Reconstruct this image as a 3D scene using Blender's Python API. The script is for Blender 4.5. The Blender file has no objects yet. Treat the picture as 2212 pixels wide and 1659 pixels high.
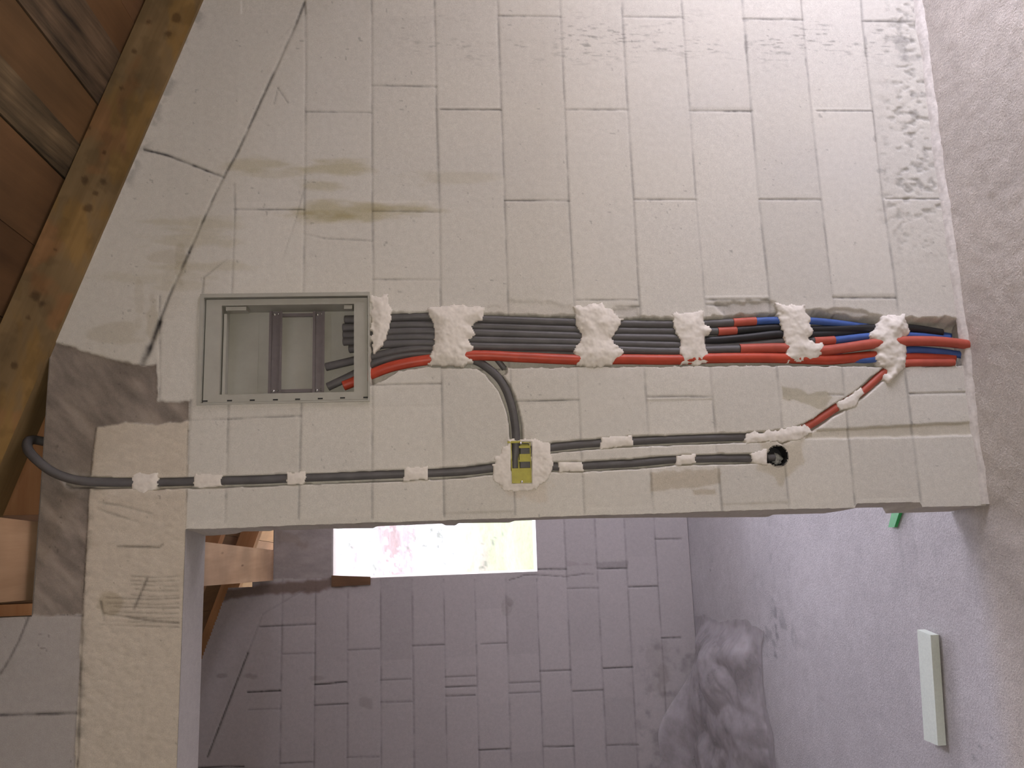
import bpy, bmesh, math, random
import numpy as np
from mathutils import Vector, Matrix

# ------------------------------------------------------------------ camera, world, sun, exposure
C = bpy.context.scene
COL = C.collection
FW, FH = 2212, 1659
F_PX = 1704.68
CAM = np.array([-0.33895, -2.26575, 1.56074])
ROT = np.array([[-0.03332262, -0.06725533, -0.99717918],
                [0.98468598, -0.17303938, -0.02123439],
                [-0.17112314, -0.98261594, 0.07199151]])      # rows: camera right, up, back
cam = bpy.data.cameras.new('camera')
cam.sensor_fit = 'HORIZONTAL'; cam.sensor_width = 36.0
cam.lens = F_PX / FW * 36.0
cam.clip_start = 0.05; cam.clip_end = 800
camo = bpy.data.objects.new('camera', cam); COL.objects.link(camo)
M = Matrix.Identity(4)
for i in range(3):
    for j in range(3):
        M[i][j] = float(ROT[j][i])
    M[i][3] = float(CAM[i])
camo.matrix_world = M
C.camera = camo

EXPOSURE = 1.75
C.view_settings.view_transform = 'Standard'
C.view_settings.look = 'None'
C.view_settings.exposure = EXPOSURE
C.view_settings.gamma = 1.0
C.view_settings.use_curve_mapping = False
C.cycles.use_denoising = True
C.cycles.max_bounces = 10
C.cycles.diffuse_bounces = 6
C.cycles.transparent_max_bounces = 12
C.cycles.sample_clamp_indirect = 8.0

world = bpy.data.worlds.new('world'); C.world = world
world.use_nodes = True
wnt = world.node_tree
bg = wnt.nodes['Background']
bg.inputs['Strength'].default_value = 3.8
bg.inputs['Color'].default_value = (0.90, 0.88, 1.06, 1)

sun = bpy.data.lights.new('sun', 'SUN'); sun.energy = 0.25; sun.angle = 0.01; sun.color = (1.0, 0.95, 0.88)
suno = bpy.data.objects.new('sun', sun); COL.objects.link(suno)
suno.rotation_euler = Vector((0.12, 0.72, -0.68)).to_track_quat('-Z', 'Y').to_euler()

# daylight comes in through real openings; portals only guide the sampling of the sky
RIGHT_X = 1.95
OPEN_NEAR = (-1.50, -0.25, 0.0, 1.20)      # y0,y1,z0,z1 of the opening in the right wall, near room
OPEN_FAR = (0.85, 1.95, 0.0, 1.35)         # same, far room
WIN = (-0.675, 0.55, 1.04, 2.384)          # x0,x1,z0,z1 of the far window
FAR_Y = 3.11
def portal(name, loc, direction, sx, sy):
    l = bpy.data.lights.new(name, 'AREA'); l.shape = 'RECTANGLE'; l.size = sx; l.size_y = sy
    l.cycles.is_portal = True
    o = bpy.data.objects.new(name, l); COL.objects.link(o)
    o.location = loc; o.rotation_euler = Vector(direction).to_track_quat('-Z', 'Z').to_euler()
ROOF_WIN = (0.492, 1.20, 0.35, 1.40)         # x0,x1,y0,y1 of the roof window over the far room
def portal_x(name, o): portal(name, (RIGHT_X + 0.02, (o[0] + o[1]) / 2, (o[2] + o[3]) / 2), (-1, 0, 0), o[1] - o[0], o[3] - o[2])
portal_x('portal_near', OPEN_NEAR); portal_x('portal_far', OPEN_FAR)
portal('portal_roof', ((ROOF_WIN[0] + ROOF_WIN[1]) / 2, (ROOF_WIN[2] + ROOF_WIN[3]) / 2, 2.83), (0, 0, -1), .85, 1.2)
# the phone's own lamp beside the lens lights the wall softly
fl = bpy.data.lights.new('phone_lamp', 'POINT'); fl.energy = 17.0; fl.color = (1.0, 0.93, 0.80); fl.shadow_soft_size = 0.012
flo = bpy.data.objects.new('phone_lamp', fl); COL.objects.link(flo)
flo.location = (-0.350, -2.262, 1.556)
portal('portal_window', ((WIN[0] + WIN[1]) / 2, FAR_Y + 0.02, (WIN[2] + WIN[3]) / 2), (0, -1, 0), WIN[1] - WIN[0], WIN[3] - WIN[2])

# ------------------------------------------------------------------ helpers
rng = np.random.default_rng(7)
random.seed(7)

def ray(px, py):
    d = np.array([(px - FW / 2) / F_PX, -(py - FH / 2) / F_PX, -1.0])
    return ROT.T @ d
def P(px, py, Y=0.0):                      # the point of the vertical plane at depth Y seen at a photo pixel
    d = ray(px, py); t = (Y - CAM[1]) / d[1]
    return CAM + t * d
def G(px, py, Z=0.0):                      # the point of the horizontal plane at height Z
    d = ray(px, py); t = (Z - CAM[2]) / d[2]
    return CAM + t * d
def project(V):
    q = (V - CAM) @ ROT.T
    return FW / 2 + F_PX * q[..., 0] / -q[..., 2], FH / 2 - F_PX * q[..., 1] / -q[..., 2]

_lat = {}
def vnoise(x, y, seed=0):
    if seed not in _lat:
        _lat[seed] = np.random.default_rng(seed + 100).random((256, 256))
    L = _lat[seed]
    xi = np.floor(x).astype(int); yi = np.floor(y).astype(int)
    fx = x - xi; fy = y - yi
    fx = fx * fx * (3 - 2 * fx); fy = fy * fy * (3 - 2 * fy)
    a = L[xi & 255, yi & 255]; b = L[(xi + 1) & 255, yi & 255]
    c = L[xi & 255, (yi + 1) & 255]; d = L[(xi + 1) & 255, (yi + 1) & 255]
    return (a * (1 - fx) + b * fx) * (1 - fy) + (c * (1 - fx) + d * fx) * fy
def fbm(x, y, seed=0, oct=4):
    s = 0; a = 0.5; n = 0
    for o in range(oct):
        s = s + a * vnoise(x * 2 ** o + 17.3 * o, y * 2 ** o + 5.1 * o, seed + o); n += a; a *= 0.5
    return s / n
def sstep(a, b, x):
    t = np.clip((x - a) / (b - a), 0, 1)
    return t * t * (3 - 2 * t)
def segdist(x, y, a, b):
    ax, ay = a; bx, by = b
    dx, dy = bx - ax, by - ay
    t = np.clip(((x - ax) * dx + (y - ay) * dy) / (dx * dx + dy * dy + 1e-9), 0, 1)
    return np.hypot(x - ax - t * dx, y - ay - t * dy)
def linedist(x, y, pts):
    d = np.full(x.shape, 1e9)
    x0, y0 = min(p[0] for p in pts) - 60, min(p[1] for p in pts) - 60
    x1, y1 = max(p[0] for p in pts) + 60, max(p[1] for p in pts) + 60
    m = (x > x0) & (x < x1) & (y > y0) & (y < y1)
    xs, ys = x[m], y[m]
    if xs.size:
        dd = np.full(xs.shape, 1e9)
        for a, b in zip(pts[:-1], pts[1:]):
            dd = np.minimum(dd, segdist(xs, ys, a, b))
        d[m] = dd
    return d
def polysd(x, y, poly):                    # signed distance to a polygon: negative inside
    d = linedist(x, y, list(poly) + [poly[0]])
    ins = np.zeros(x.shape, bool)
    n = len(poly)
    for i in range(n):
        x1, y1 = poly[i]; x2, y2 = poly[(i + 1) % n]
        if y1 == y2: continue
        c = ((y1 > y) != (y2 > y)) & (x < (x2 - x1) * (y - y1) / (y2 - y1) + x1)
        ins ^= c
    return np.where(ins, -np.minimum(d, 60), d)

def setprops(o, label=None, cat=None, group=None, kind=None):
    if label: o['label'] = label
    if cat: o['category'] = cat
    if group: o['group'] = group
    if kind: o['kind'] = kind
    return o
def fast_mesh(name, V, Q, cols=None, smooth=True):
    me = bpy.data.meshes.new(name)
    V = np.asarray(V, np.float32); Q = np.asarray(Q, np.int32)
    me.vertices.add(len(V)); me.vertices.foreach_set('co', V.ravel())
    k = Q.shape[1]
    me.loops.add(Q.size); me.loops.foreach_set('vertex_index', Q.ravel())
    me.polygons.add(len(Q)); me.polygons.foreach_set('loop_start', np.arange(0, Q.size, k, dtype=np.int32))
    me.polygons.foreach_set('use_smooth', np.full(len(Q), smooth))
    me.update(calc_edges=True)
    if cols is not None:
        a = me.color_attributes.new('Col', 'FLOAT_COLOR', 'POINT')
        c4 = np.ones((len(V), 4), np.float32); c4[:, :3] = cols
        a.data.foreach_set('color', c4.ravel())
    return me
def link(name, me, mat, parent=None, loc=None):
    o = bpy.data.objects.new(name, me); COL.objects.link(o)
    if mat is not None: me.materials.append(mat)
    if loc is not None: o.location = loc
    if parent is not None: o.parent = parent
    return o
def empty(name, loc):
    o = bpy.data.objects.new(name, None); COL.objects.link(o); o.location = loc
    o.empty_display_size = 0.1
    return o
def base_of(V):
    V = np.asarray(V)
    return np.array([(V[:, 0].min() + V[:, 0].max()) / 2, (V[:, 1].min() + V[:, 1].max()) / 2, V[:, 2].min()])

class MB:                                   # collects simple solids into one mesh
    def __init__(s): s.v = []; s.f = []
    def add(s, v, f):
        n = len(s.v); s.v += [tuple(p) for p in v]; s.f += [tuple(i + n for i in q) for q in f]
    def box(s, x0, x1, y0, y1, z0, z1):
        s.add([(x0, y0, z0), (x1, y0, z0), (x1, y1, z0), (x0, y1, z0), (x0, y0, z1), (x1, y0, z1), (x1, y1, z1), (x0, y1, z1)],
              [(0, 3, 2, 1), (4, 5, 6, 7), (0, 1, 5, 4), (1, 2, 6, 5), (2, 3, 7, 6), (3, 0, 4, 7)])
    def hexa(s, pts):                       # eight corners, bottom four then top four
        s.add(pts, [(0, 3, 2, 1), (4, 5, 6, 7), (0, 1, 5, 4), (1, 2, 6, 5), (2, 3, 7, 6), (3, 0, 4, 7)])
    def cyl(s, c, axis, r0, r1, h, n=16, cap0=True, cap1=True):
        a = Vector(axis).normalized(); u = a.orthogonal().normalized(); w = a.cross(u)
        c = Vector(c); v = []
        for k in range(n):
            t = 2 * math.pi * k / n; d = u * math.cos(t) + w * math.sin(t)
            v.append(c + d * r0)
        for k in range(n):
            t = 2 * math.pi * k / n; d = u * math.cos(t) + w * math.sin(t)
            v.append(c + a * h + d * r1)
        f = [(k, (k + 1) % n, n + (k + 1) % n, n + k) for k in range(n)]
        if cap0: f.append(tuple(reversed(range(n))))
        if cap1: f.append(tuple(range(n, 2 * n)))
        s.add(v, f)
    def build(s, name, mat, parent=None, bevel=0.0, origin=None, smooth=False, seg=2):
        bm = bmesh.new()
        vs = [bm.verts.new(p) for p in s.v]
        for q in s.f:
            try: bm.faces.new([vs[i] for i in q])
            except ValueError: pass
        if bevel > 0:
            es = [e for e in bm.edges if len(e.link_faces) == 2 and e.calc_face_angle(0) > 0.6]
            bmesh.ops.bevel(bm, geom=es, offset=bevel, segments=seg, affect='EDGES', profile=0.6)
        bmesh.ops.recalc_face_normals(bm, faces=bm.faces)
        if origin is None:
            if parent is not None:
                origin = Vector(parent.location); up = parent.parent
                while up is not None:
                    origin = origin + up.location; up = up.parent
            else: origin = Vector(base_of([v.co for v in bm.verts]))
        origin = Vector(origin)
        bmesh.ops.translate(bm, verts=bm.verts, vec=-origin)
        me = bpy.data.meshes.new(name); bm.to_mesh(me); bm.free()
        if smooth: me.polygons.foreach_set('use_smooth', [True] * len(me.polygons))
        o = link(name, me, mat, parent)
        if parent is None: o.location = origin
        return o

# ------------------------------------------------------------------ materials
def new_mat(name):
    m = bpy.data.materials.new(name); m.use_nodes = True
    nt = m.node_tree; b = nt.nodes['Principled BSDF']
    return m, nt, b
def N(nt, t, **kw):
    n = nt.nodes.new(t)
    for k, v in kw.items():
        setattr(n, k, v)
    return n
def noise_node(nt, scale, detail=4, rough=0.6, coord='Object', vec=None, sc3=None):
    tc = N(nt, 'ShaderNodeTexCoord'); n = N(nt, 'ShaderNodeTexNoise')
    n.inputs['Scale'].default_value = scale; n.inputs['Detail'].default_value = detail; n.inputs['Roughness'].default_value = rough
    if sc3 is not None:
        mp = N(nt, 'ShaderNodeMapping'); mp.inputs['Scale'].default_value = sc3
        nt.links.new(tc.outputs[coord], mp.inputs['Vector']); nt.links.new(mp.outputs['Vector'], n.inputs['Vector'])
    else:
        nt.links.new(tc.outputs[coord], n.inputs['Vector'])
    return n
def ramp(nt, src, p0, c0, p1, c1):
    r = N(nt, 'ShaderNodeValToRGB')
    r.color_ramp.elements[0].position = p0; r.color_ramp.elements[0].color = (*c0, 1)
    r.color_ramp.elements[1].position = p1; r.color_ramp.elements[1].color = (*c1, 1)
    nt.links.new(src, r.inputs['Fac']); return r
def mult(nt, a, b, fac=1.0):
    m = N(nt, 'ShaderNodeMix', data_type='RGBA', blend_type='MULTIPLY')
    m.inputs['Factor'].default_value = fac
    nt.links.new(a, m.inputs['A']); nt.links.new(b, m.inputs['B'])
    return m.outputs['Result']
def bump(nt, b, src, strength, dist):
    bp = N(nt, 'ShaderNodeBump'); bp.inputs['Strength'].default_value = strength; bp.inputs['Distance'].default_value = dist
    nt.links.new(src, bp.inputs['Height']); nt.links.new(bp.outputs['Normal'], b.inputs['Normal'])
def mat_attr(name, rough=0.9, fine=420, coarse=60, lo=0.86, hi=1.12, bstr=0.35, bdist=0.0012, spec=0.25):
    m, nt, b = new_mat(name)
    at = N(nt, 'ShaderNodeVertexColor'); at.layer_name = 'Col'
    n1 = noise_node(nt, fine, 3, 0.7); n2 = noise_node(nt, coarse, 4, 0.65)
    r1 = ramp(nt, n1.outputs['Fac'], 0.3, (lo,) * 3, 0.7, (hi,) * 3)
    r2 = ramp(nt, n2.outputs['Fac'], 0.3, (0.94,) * 3, 0.7, (1.05,) * 3)
    c = mult(nt, at.outputs['Color'], r1.outputs['Color']); c = mult(nt, c, r2.outputs['Color'])
    nt.links.new(c, b.inputs['Base Color'])
    b.inputs['Roughness'].default_value = rough; b.inputs['Specular IOR Level'].default_value = spec
    bump(nt, b, n1.outputs['Fac'], bstr, bdist)
    return m
def mat_plain(name, col, rough=0.6, metal=0.0, var=0.12, scale=60, bstr=0.0, spec=0.4, trans=0.0):
    m, nt, b = new_mat(name)
    n = noise_node(nt, scale, 4, 0.6)
    r = ramp(nt, n.outputs['Fac'], 0.3, tuple(c * (1 - var) for c in col), 0.7, tuple(min(1, c * (1 + var)) for c in col))
    nt.links.new(r.outputs['Color'], b.inputs['Base Color'])
    b.inputs['Roughness'].default_value = rough; b.inputs['Metallic'].default_value = metal
    b.inputs['Specular IOR Level'].default_value = spec
    if bstr > 0: bump(nt, b, n.outputs['Fac'], bstr, 0.002)
    return m
def mat_wood(name, c_lo, c_hi, stretch=(1.2, 22, 22), rough=0.75, grain=1.0, attr=False, blotch=0.5, knots=True, kscale=(1.6, 5.0, 5.0)):
    m, nt, b = new_mat(name)
    n = noise_node(nt, 1.0, 6, 0.65, sc3=stretch)
    r = ramp(nt, n.outputs['Fac'], 0.32, c_lo, 0.68, c_hi)
    n2 = noise_node(nt, 2.6, 3, 0.5)
    r2 = ramp(nt, n2.outputs['Fac'], 0.35, (1 - blotch,) * 3, 0.65, (1.0 + 0.3 * blotch, 1.0 + 0.25 * blotch, 1.0 + 0.2 * blotch))
    c = mult(nt, r.outputs['Color'], r2.outputs['Color'])
    if knots:
        tc = N(nt, 'ShaderNodeTexCoord'); mp = N(nt, 'ShaderNodeMapping'); mp.inputs['Scale'].default_value = kscale
        vo = N(nt, 'ShaderNodeTexVoronoi'); vo.inputs['Scale'].default_value = 1.0
        nt.links.new(tc.outputs['Object'], mp.inputs['Vector']); nt.links.new(mp.outputs['Vector'], vo.inputs['Vector'])
        rk = ramp(nt, vo.outputs['Distance'], 0.04, (0.35, 0.28, 0.22), 0.09, (1, 1, 1))
        c = mult(nt, c, rk.outputs['Color'])
    if attr:
        at = N(nt, 'ShaderNodeVertexColor'); at.layer_name = 'Col'
        c = mult(nt, c, at.outputs['Color'])
    nt.links.new(c, b.inputs['Base Color'])
    b.inputs['Roughness'].default_value = rough; b.inputs['Specular IOR Level'].default_value = 0.25
    bump(nt, b, n.outputs['Fac'], 0.25 * grain, 0.003)
    return m

MAT = {}
MAT['wall'] = mat_attr('block_wall')
MAT['floor'] = mat_attr('raw_concrete_floor', rough=0.72, fine=150, coarse=26, lo=0.84, hi=1.14, bstr=0.8, bdist=0.005, spec=0.35)
MAT['ground'] = mat_attr('outdoor_ground', fine=3, coarse=0.6, lo=0.85, hi=1.15, bstr=0)
MAT['plaster'] = mat_plain('white_gypsum', (0.70, 0.655, 0.595), 0.95, var=0.08, scale=60, bstr=0.2, spec=0.1)
MAT['mortar'] = mat_plain('pale_mortar', (0.57, 0.53, 0.49), 0.95, var=0.14, scale=70, bstr=0.6, spec=0.1)
MAT['grey_pipe'] = mat_plain('grey_corrugated_plastic', (0.102, 0.097, 0.098), 0.5, var=0.15, scale=25, spec=0.4)
MAT['black_pipe'] = mat_plain('black_plastic', (0.018, 0.018, 0.020), 0.45, var=0.2, scale=25)
MAT['red_pipe'] = mat_plain('red_plastic', (0.44, 0.060, 0.030), 0.42, var=0.14, scale=22)
MAT['red_sleeve'] = mat_plain('faded_red_plastic', (0.42, 0.085, 0.055), 0.5, var=0.12, scale=22)
MAT['blue_pipe'] = mat_plain('blue_plastic', (0.055, 0.115, 0.36), 0.45, var=0.14, scale=22)
MAT['box'] = mat_plain('grey_box_plastic', (0.36, 0.35, 0.305), 0.5, var=0.06, scale=20)
MAT['box_dark'] = mat_plain('dark_slot', (0.02, 0.02, 0.02), 0.8)
MAT['rail'] = mat_plain('dull_zinc', (0.15, 0.13, 0.13), 0.55, metal=0.3, var=0.08, scale=60)
MAT['screw'] = mat_plain('bright_screw', (0.75, 0.75, 0.75), 0.25, metal=0.9, var=0.05)
MAT['yellow'] = mat_plain('yellow_plastic', (0.36, 0.325, 0.035), 0.45, var=0.10, scale=60)
MAT['rafter_front'] = mat_wood('knotty_rafter_wood', (0.175, 0.115, 0.050), (0.265, 0.178, 0.084), (1.0, 14, 14), attr=True, blotch=0.3, knots=False)
MAT['rafter'] = mat_wood('rafter_wood', (0.33, 0.155, 0.070), (0.47, 0.25, 0.12), (1.0, 14, 14), blotch=0.3, kscale=(2.2, 9, 9))
MAT['purlin'] = mat_wood('purlin_wood', (0.40, 0.25, 0.150), (0.52, 0.345, 0.22), (14, 1.0, 14), blotch=0.3, kscale=(9, 2.0, 9))
MAT['boards'] = mat_wood('roof_board_wood', (0.110, 0.060, 0.029), (0.190, 0.104, 0.050), (10, 0.8, 10), attr=True, blotch=0.3, knots=False)
MAT['old_boards'] = mat_wood('weathered_board_wood', (0.020, 0.017, 0.012), (0.23, 0.160, 0.095), (24, 1.3, 24), attr=True, blotch=0.75, knots=False)
MAT['batten'] = mat_wood('batten_wood', (0.14, 0.075, 0.04), (0.24, 0.13, 0.07), (20, 20, 2), blotch=0.4)
MAT['foam'] = mat_plain('pale_green_foam', (0.68, 0.74, 0.66), 0.8, var=0.05, scale=120, bstr=0.2)
MAT['green'] = mat_plain('green_plastic', (0.03, 0.33, 0.08), 0.45, var=0.1)
def mat_film():
    m, nt, b = new_mat('dusty_plastic_film')
    n = noise_node(nt, 7, 5, 0.6)
    r = ramp(nt, n.outputs['Fac'], 0.3, (0.40, 0.36, 0.37), 0.7, (0.55, 0.51, 0.52))
    nt.links.new(r.outputs['Color'], b.inputs['Base Color'])
    ra = ramp(nt, n.outputs['Fac'], 0.3, (0.35,) * 3, 0.7, (0.62,) * 3)
    nt.links.new(ra.outputs['Color'], b.inputs['Alpha'])
    b.inputs['Roughness'].default_value = 0.28; b.inputs['Specular IOR Level'].default_value = 0.5
    return m
MAT['film'] = mat_film()

# ------------------------------------------------------------------ near block wall (door cut out of it)
THICK = 0.175
LINTEL_Z = 2.309
JAMB_X = -0.331
SLOPE = math.tan(math.atan(0.3453))
def roof_low(x): return 2.314 + 0.3453 * (1.286 - x)        # underside of the rafters
def roof_top(x): return 2.488 + 0.3520 * (1.284 - x)        # underside of the roof boards

BED = [  # bed joints of the block wall as photo polylines
    [(486, 1128), (492, 931), (500, 640), (508, 450), (505, 400)],
    [(645, 1120), (649.5, 931), (656, 580), (657.9, 432), (659.7, 237), (659.7, 30), (657, 0)],
    [(804, 1120), (804, 931), (806, 580), (804, 432), (803, 237), (802.5, 0)],
    [(959.5, 1115), (956.6, 931), (954, 827), (951, 580), (949, 432), (942.9, 237), (938, 0)],
    [(1113, 1112), (1108, 960), (1094.8, 580), (1090, 432), (1082.8, 237), (1074.5, 0)],
    [(1262.5, 1110), (1248, 827), (1237, 580), (1228.6, 432), (1220, 237), (1209.4, 0)],
    [(1411.5, 1108), (1393.5, 827), (1376.5, 580), (1369, 432), (1356, 237), (1342.4, 0)],
    [(1560, 1105), (1535, 816), (1517, 580), (1503.6, 432), (1490, 237), (1471.8, 0)],
    [(1704.5, 1100), (1680, 816), (1655.5, 580), (1639, 432), (1623, 237), (1603, 0)],
    [(1847, 1090), (1822, 816), (1792, 580), (1773.8, 432), (1752, 237), (1730, 0)],
    [(1990, 1090), (1957, 816), (1929, 580), (1907.6, 432), (1886, 237), (1862.8, 40), (1860, 0)]]
HEAD = [  # head joints: x0, y, x1, y1, strength
    (660, 241, 802, 243, .8), (803, 184, 942, 187, .9), (952, 236, 1082, 237, 1.1), (1077, 34, 1211, 36, 1.0),
    (1222, 236.5, 1356, 237, .8), (1346, 36, 1475, 37.5, .7), (1490, 239.5, 1624, 240, 1.1), (1605, 41, 1735, 43, 1.1),
    (1765, 239, 1886, 239.5, .9), (1864, 45, 1990, 46, 1.0), (1090, 433, 1230, 434, 1.0), (1369, 431, 1504, 431.5, .9),
    (1640, 431, 1773, 431.5, 1.1), (1914, 429, 2045, 430, 1.1), (505, 452, 657, 452.5, .9), (805, 456, 949, 458, .7),
    (656, 505, 700, 515, .5), (700, 515, 803, 520, .5), (805, 604, 950, 604, .7), (1245, 648, 1377, 648, .7), (1330, 663, 1380, 662, .9),
    (1525, 648, 1660, 647, .9), (1526, 658, 1570, 660, .9), (1800, 643.5, 1935, 643, 1.1),
    (492, 905, 650, 898, .8), (410, 907, 492, 905, .6), (806, 832, 952, 829, .9), (1112, 867, 1250, 864, 1.0),
    (1398, 857, 1538, 857, .8), (1790, 853, 1824, 853, .9), (1965, 851, 2103, 848, 1.1),
    (440, 600, 490, 560, .5), (600, 90, 640, 45, .3), (656, 410, 640, 470, .4), (640, 470, 610, 560, .35), (600, 190, 622, 222, .5), (592, 225, 600, 190, .5)]
SLANT = [([(657, 4), (640, 50), (560, 225), (512, 330), (482, 383), (455, 440), (408, 545)], 3.4, 1.1),
         ([(408, 545), (365, 640), (342, 700)], 4.0, 1.0), ([(345, 695), (330, 735), (318, 765)], 7.0, 1.6), ([(320, 755), (305, 790)], 10.0, 1.7),
         ([(312, 323), (360, 335), (420, 358), (483, 383)], 3.6, 1.4),
         ([(345, 640), (345, 868)], 2.5, 0.6), ([(440, 600), (437, 640)], 2.5, .6),
         ([(190, 1060), (178, 1330), (168, 1659)], 3.5, 1.0), ([(406.8, 931), (402, 1140)], 3, .7), ([(412, 865), (407, 931)], 3, .8),
         ([(0, 1545), (165, 1541)], 4, 1.3), ([(62, 1330), (40, 1385), (10, 1440), (0, 1455)], 3.5, .8), ([(75, 1322), (178, 1330)], 4, 1.4)]
CONCRETE = [(112, 738), (200, 765), (310, 792), (337, 786), (338, 868), (408, 868), (408, 909), (330, 917), (270, 912), (208, 923), (198, 1000), (192, 1065),
            (185, 1200), (176, 1328), (40, 1330), (50, 1100), (64, 900), (88, 720)]
LINTEL = [(208, 923), (270, 912), (330, 917), (408, 909), (404, 1140), (392, 1400), (384, 1700), (160, 1700), (176, 1328), (192, 1065)]
LEFTBLOCK = [(-80, 1328), (176, 1328), (165, 1700), (-80, 1700)]
BOXRECT = [(432, 634), (800, 634), (800, 866), (431, 878)]
CHASE = [(800, 682), (845, 676), (935, 672), (1050, 676), (1250, 682), (1340, 684), (1460, 686), (1530, 684), (1640, 672), (1690, 668), (1770, 668), (1900, 684),
         (2035, 683), (2098, 690), (2098, 788), (1960, 792), (1790, 790), (1600, 789), (1250, 792), (1110, 794), (1030, 796), (920, 792), (860, 800), (832, 818), (800, 832)]
CHANNELS = [  # narrow cut grooves: polyline, half width px
    ([(150, 1042), (345, 1045), (480, 1041), (662, 1035), (880, 1026.5), (1000, 1021), (1075, 1011), (1110, 1003)], 12),
    ([(1025, 775), (1060, 800), (1090, 838), (1106, 880), (1114, 920), (1117, 965)], 14),
    ([(1140, 975), (1190, 968), (1300, 958), (1368, 954), (1610, 945), (1700, 940)], 11),
    ([(1140, 1005), (1200, 1009), (1260, 1008), (1370, 1002), (1460, 994), (1620, 991), (1680, 988)], 11),
    ([(1690, 947), (1746, 924), (1816, 878), (1863, 848), (1916, 802), (1935, 782)], 11),
    ([(1072, 770), (1088, 800)], 9)]

def stain(colm, x, y, cx, cy, rx, ry, k, tint, seed, fx=0.02, fy=0.05, hard=0.35):
    m = (abs(x - cx) < rx * 1.6) & (abs(y - cy) < ry * 1.8)
    if not m.any(): return
    xs, ys = x[m], y[m]
    d = np.hypot((xs - cx) / rx, (ys - cy) / ry) + (fbm(xs * fx, ys * fy, seed) - 0.5) * 1.3
    w = (1 - sstep(1 - hard, 1 + hard * 0.3, d)) * k
    colm[m] = colm[m] * (1 - w[:, None] + w[:, None] * np.array(tint))
def polystain(colm, x, y, poly, k, tint, seed, soft=6, rough=10, dep=None, ddep=0.0):
    sd = polysd(x, y, poly)
    m = sd < 40
    if not m.any(): return
    w = np.zeros(x.shape); w[m] = (1 - sstep(-soft, soft, sd[m] + (fbm(x[m] * .06, y[m] * .06, seed) - .5) * 2 * rough)) * k
    colm *= (1 - w[..., None] + w[..., None] * np.array(tint))
    if dep is not None: dep += w / max(k, 1e-6) * ddep

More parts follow.
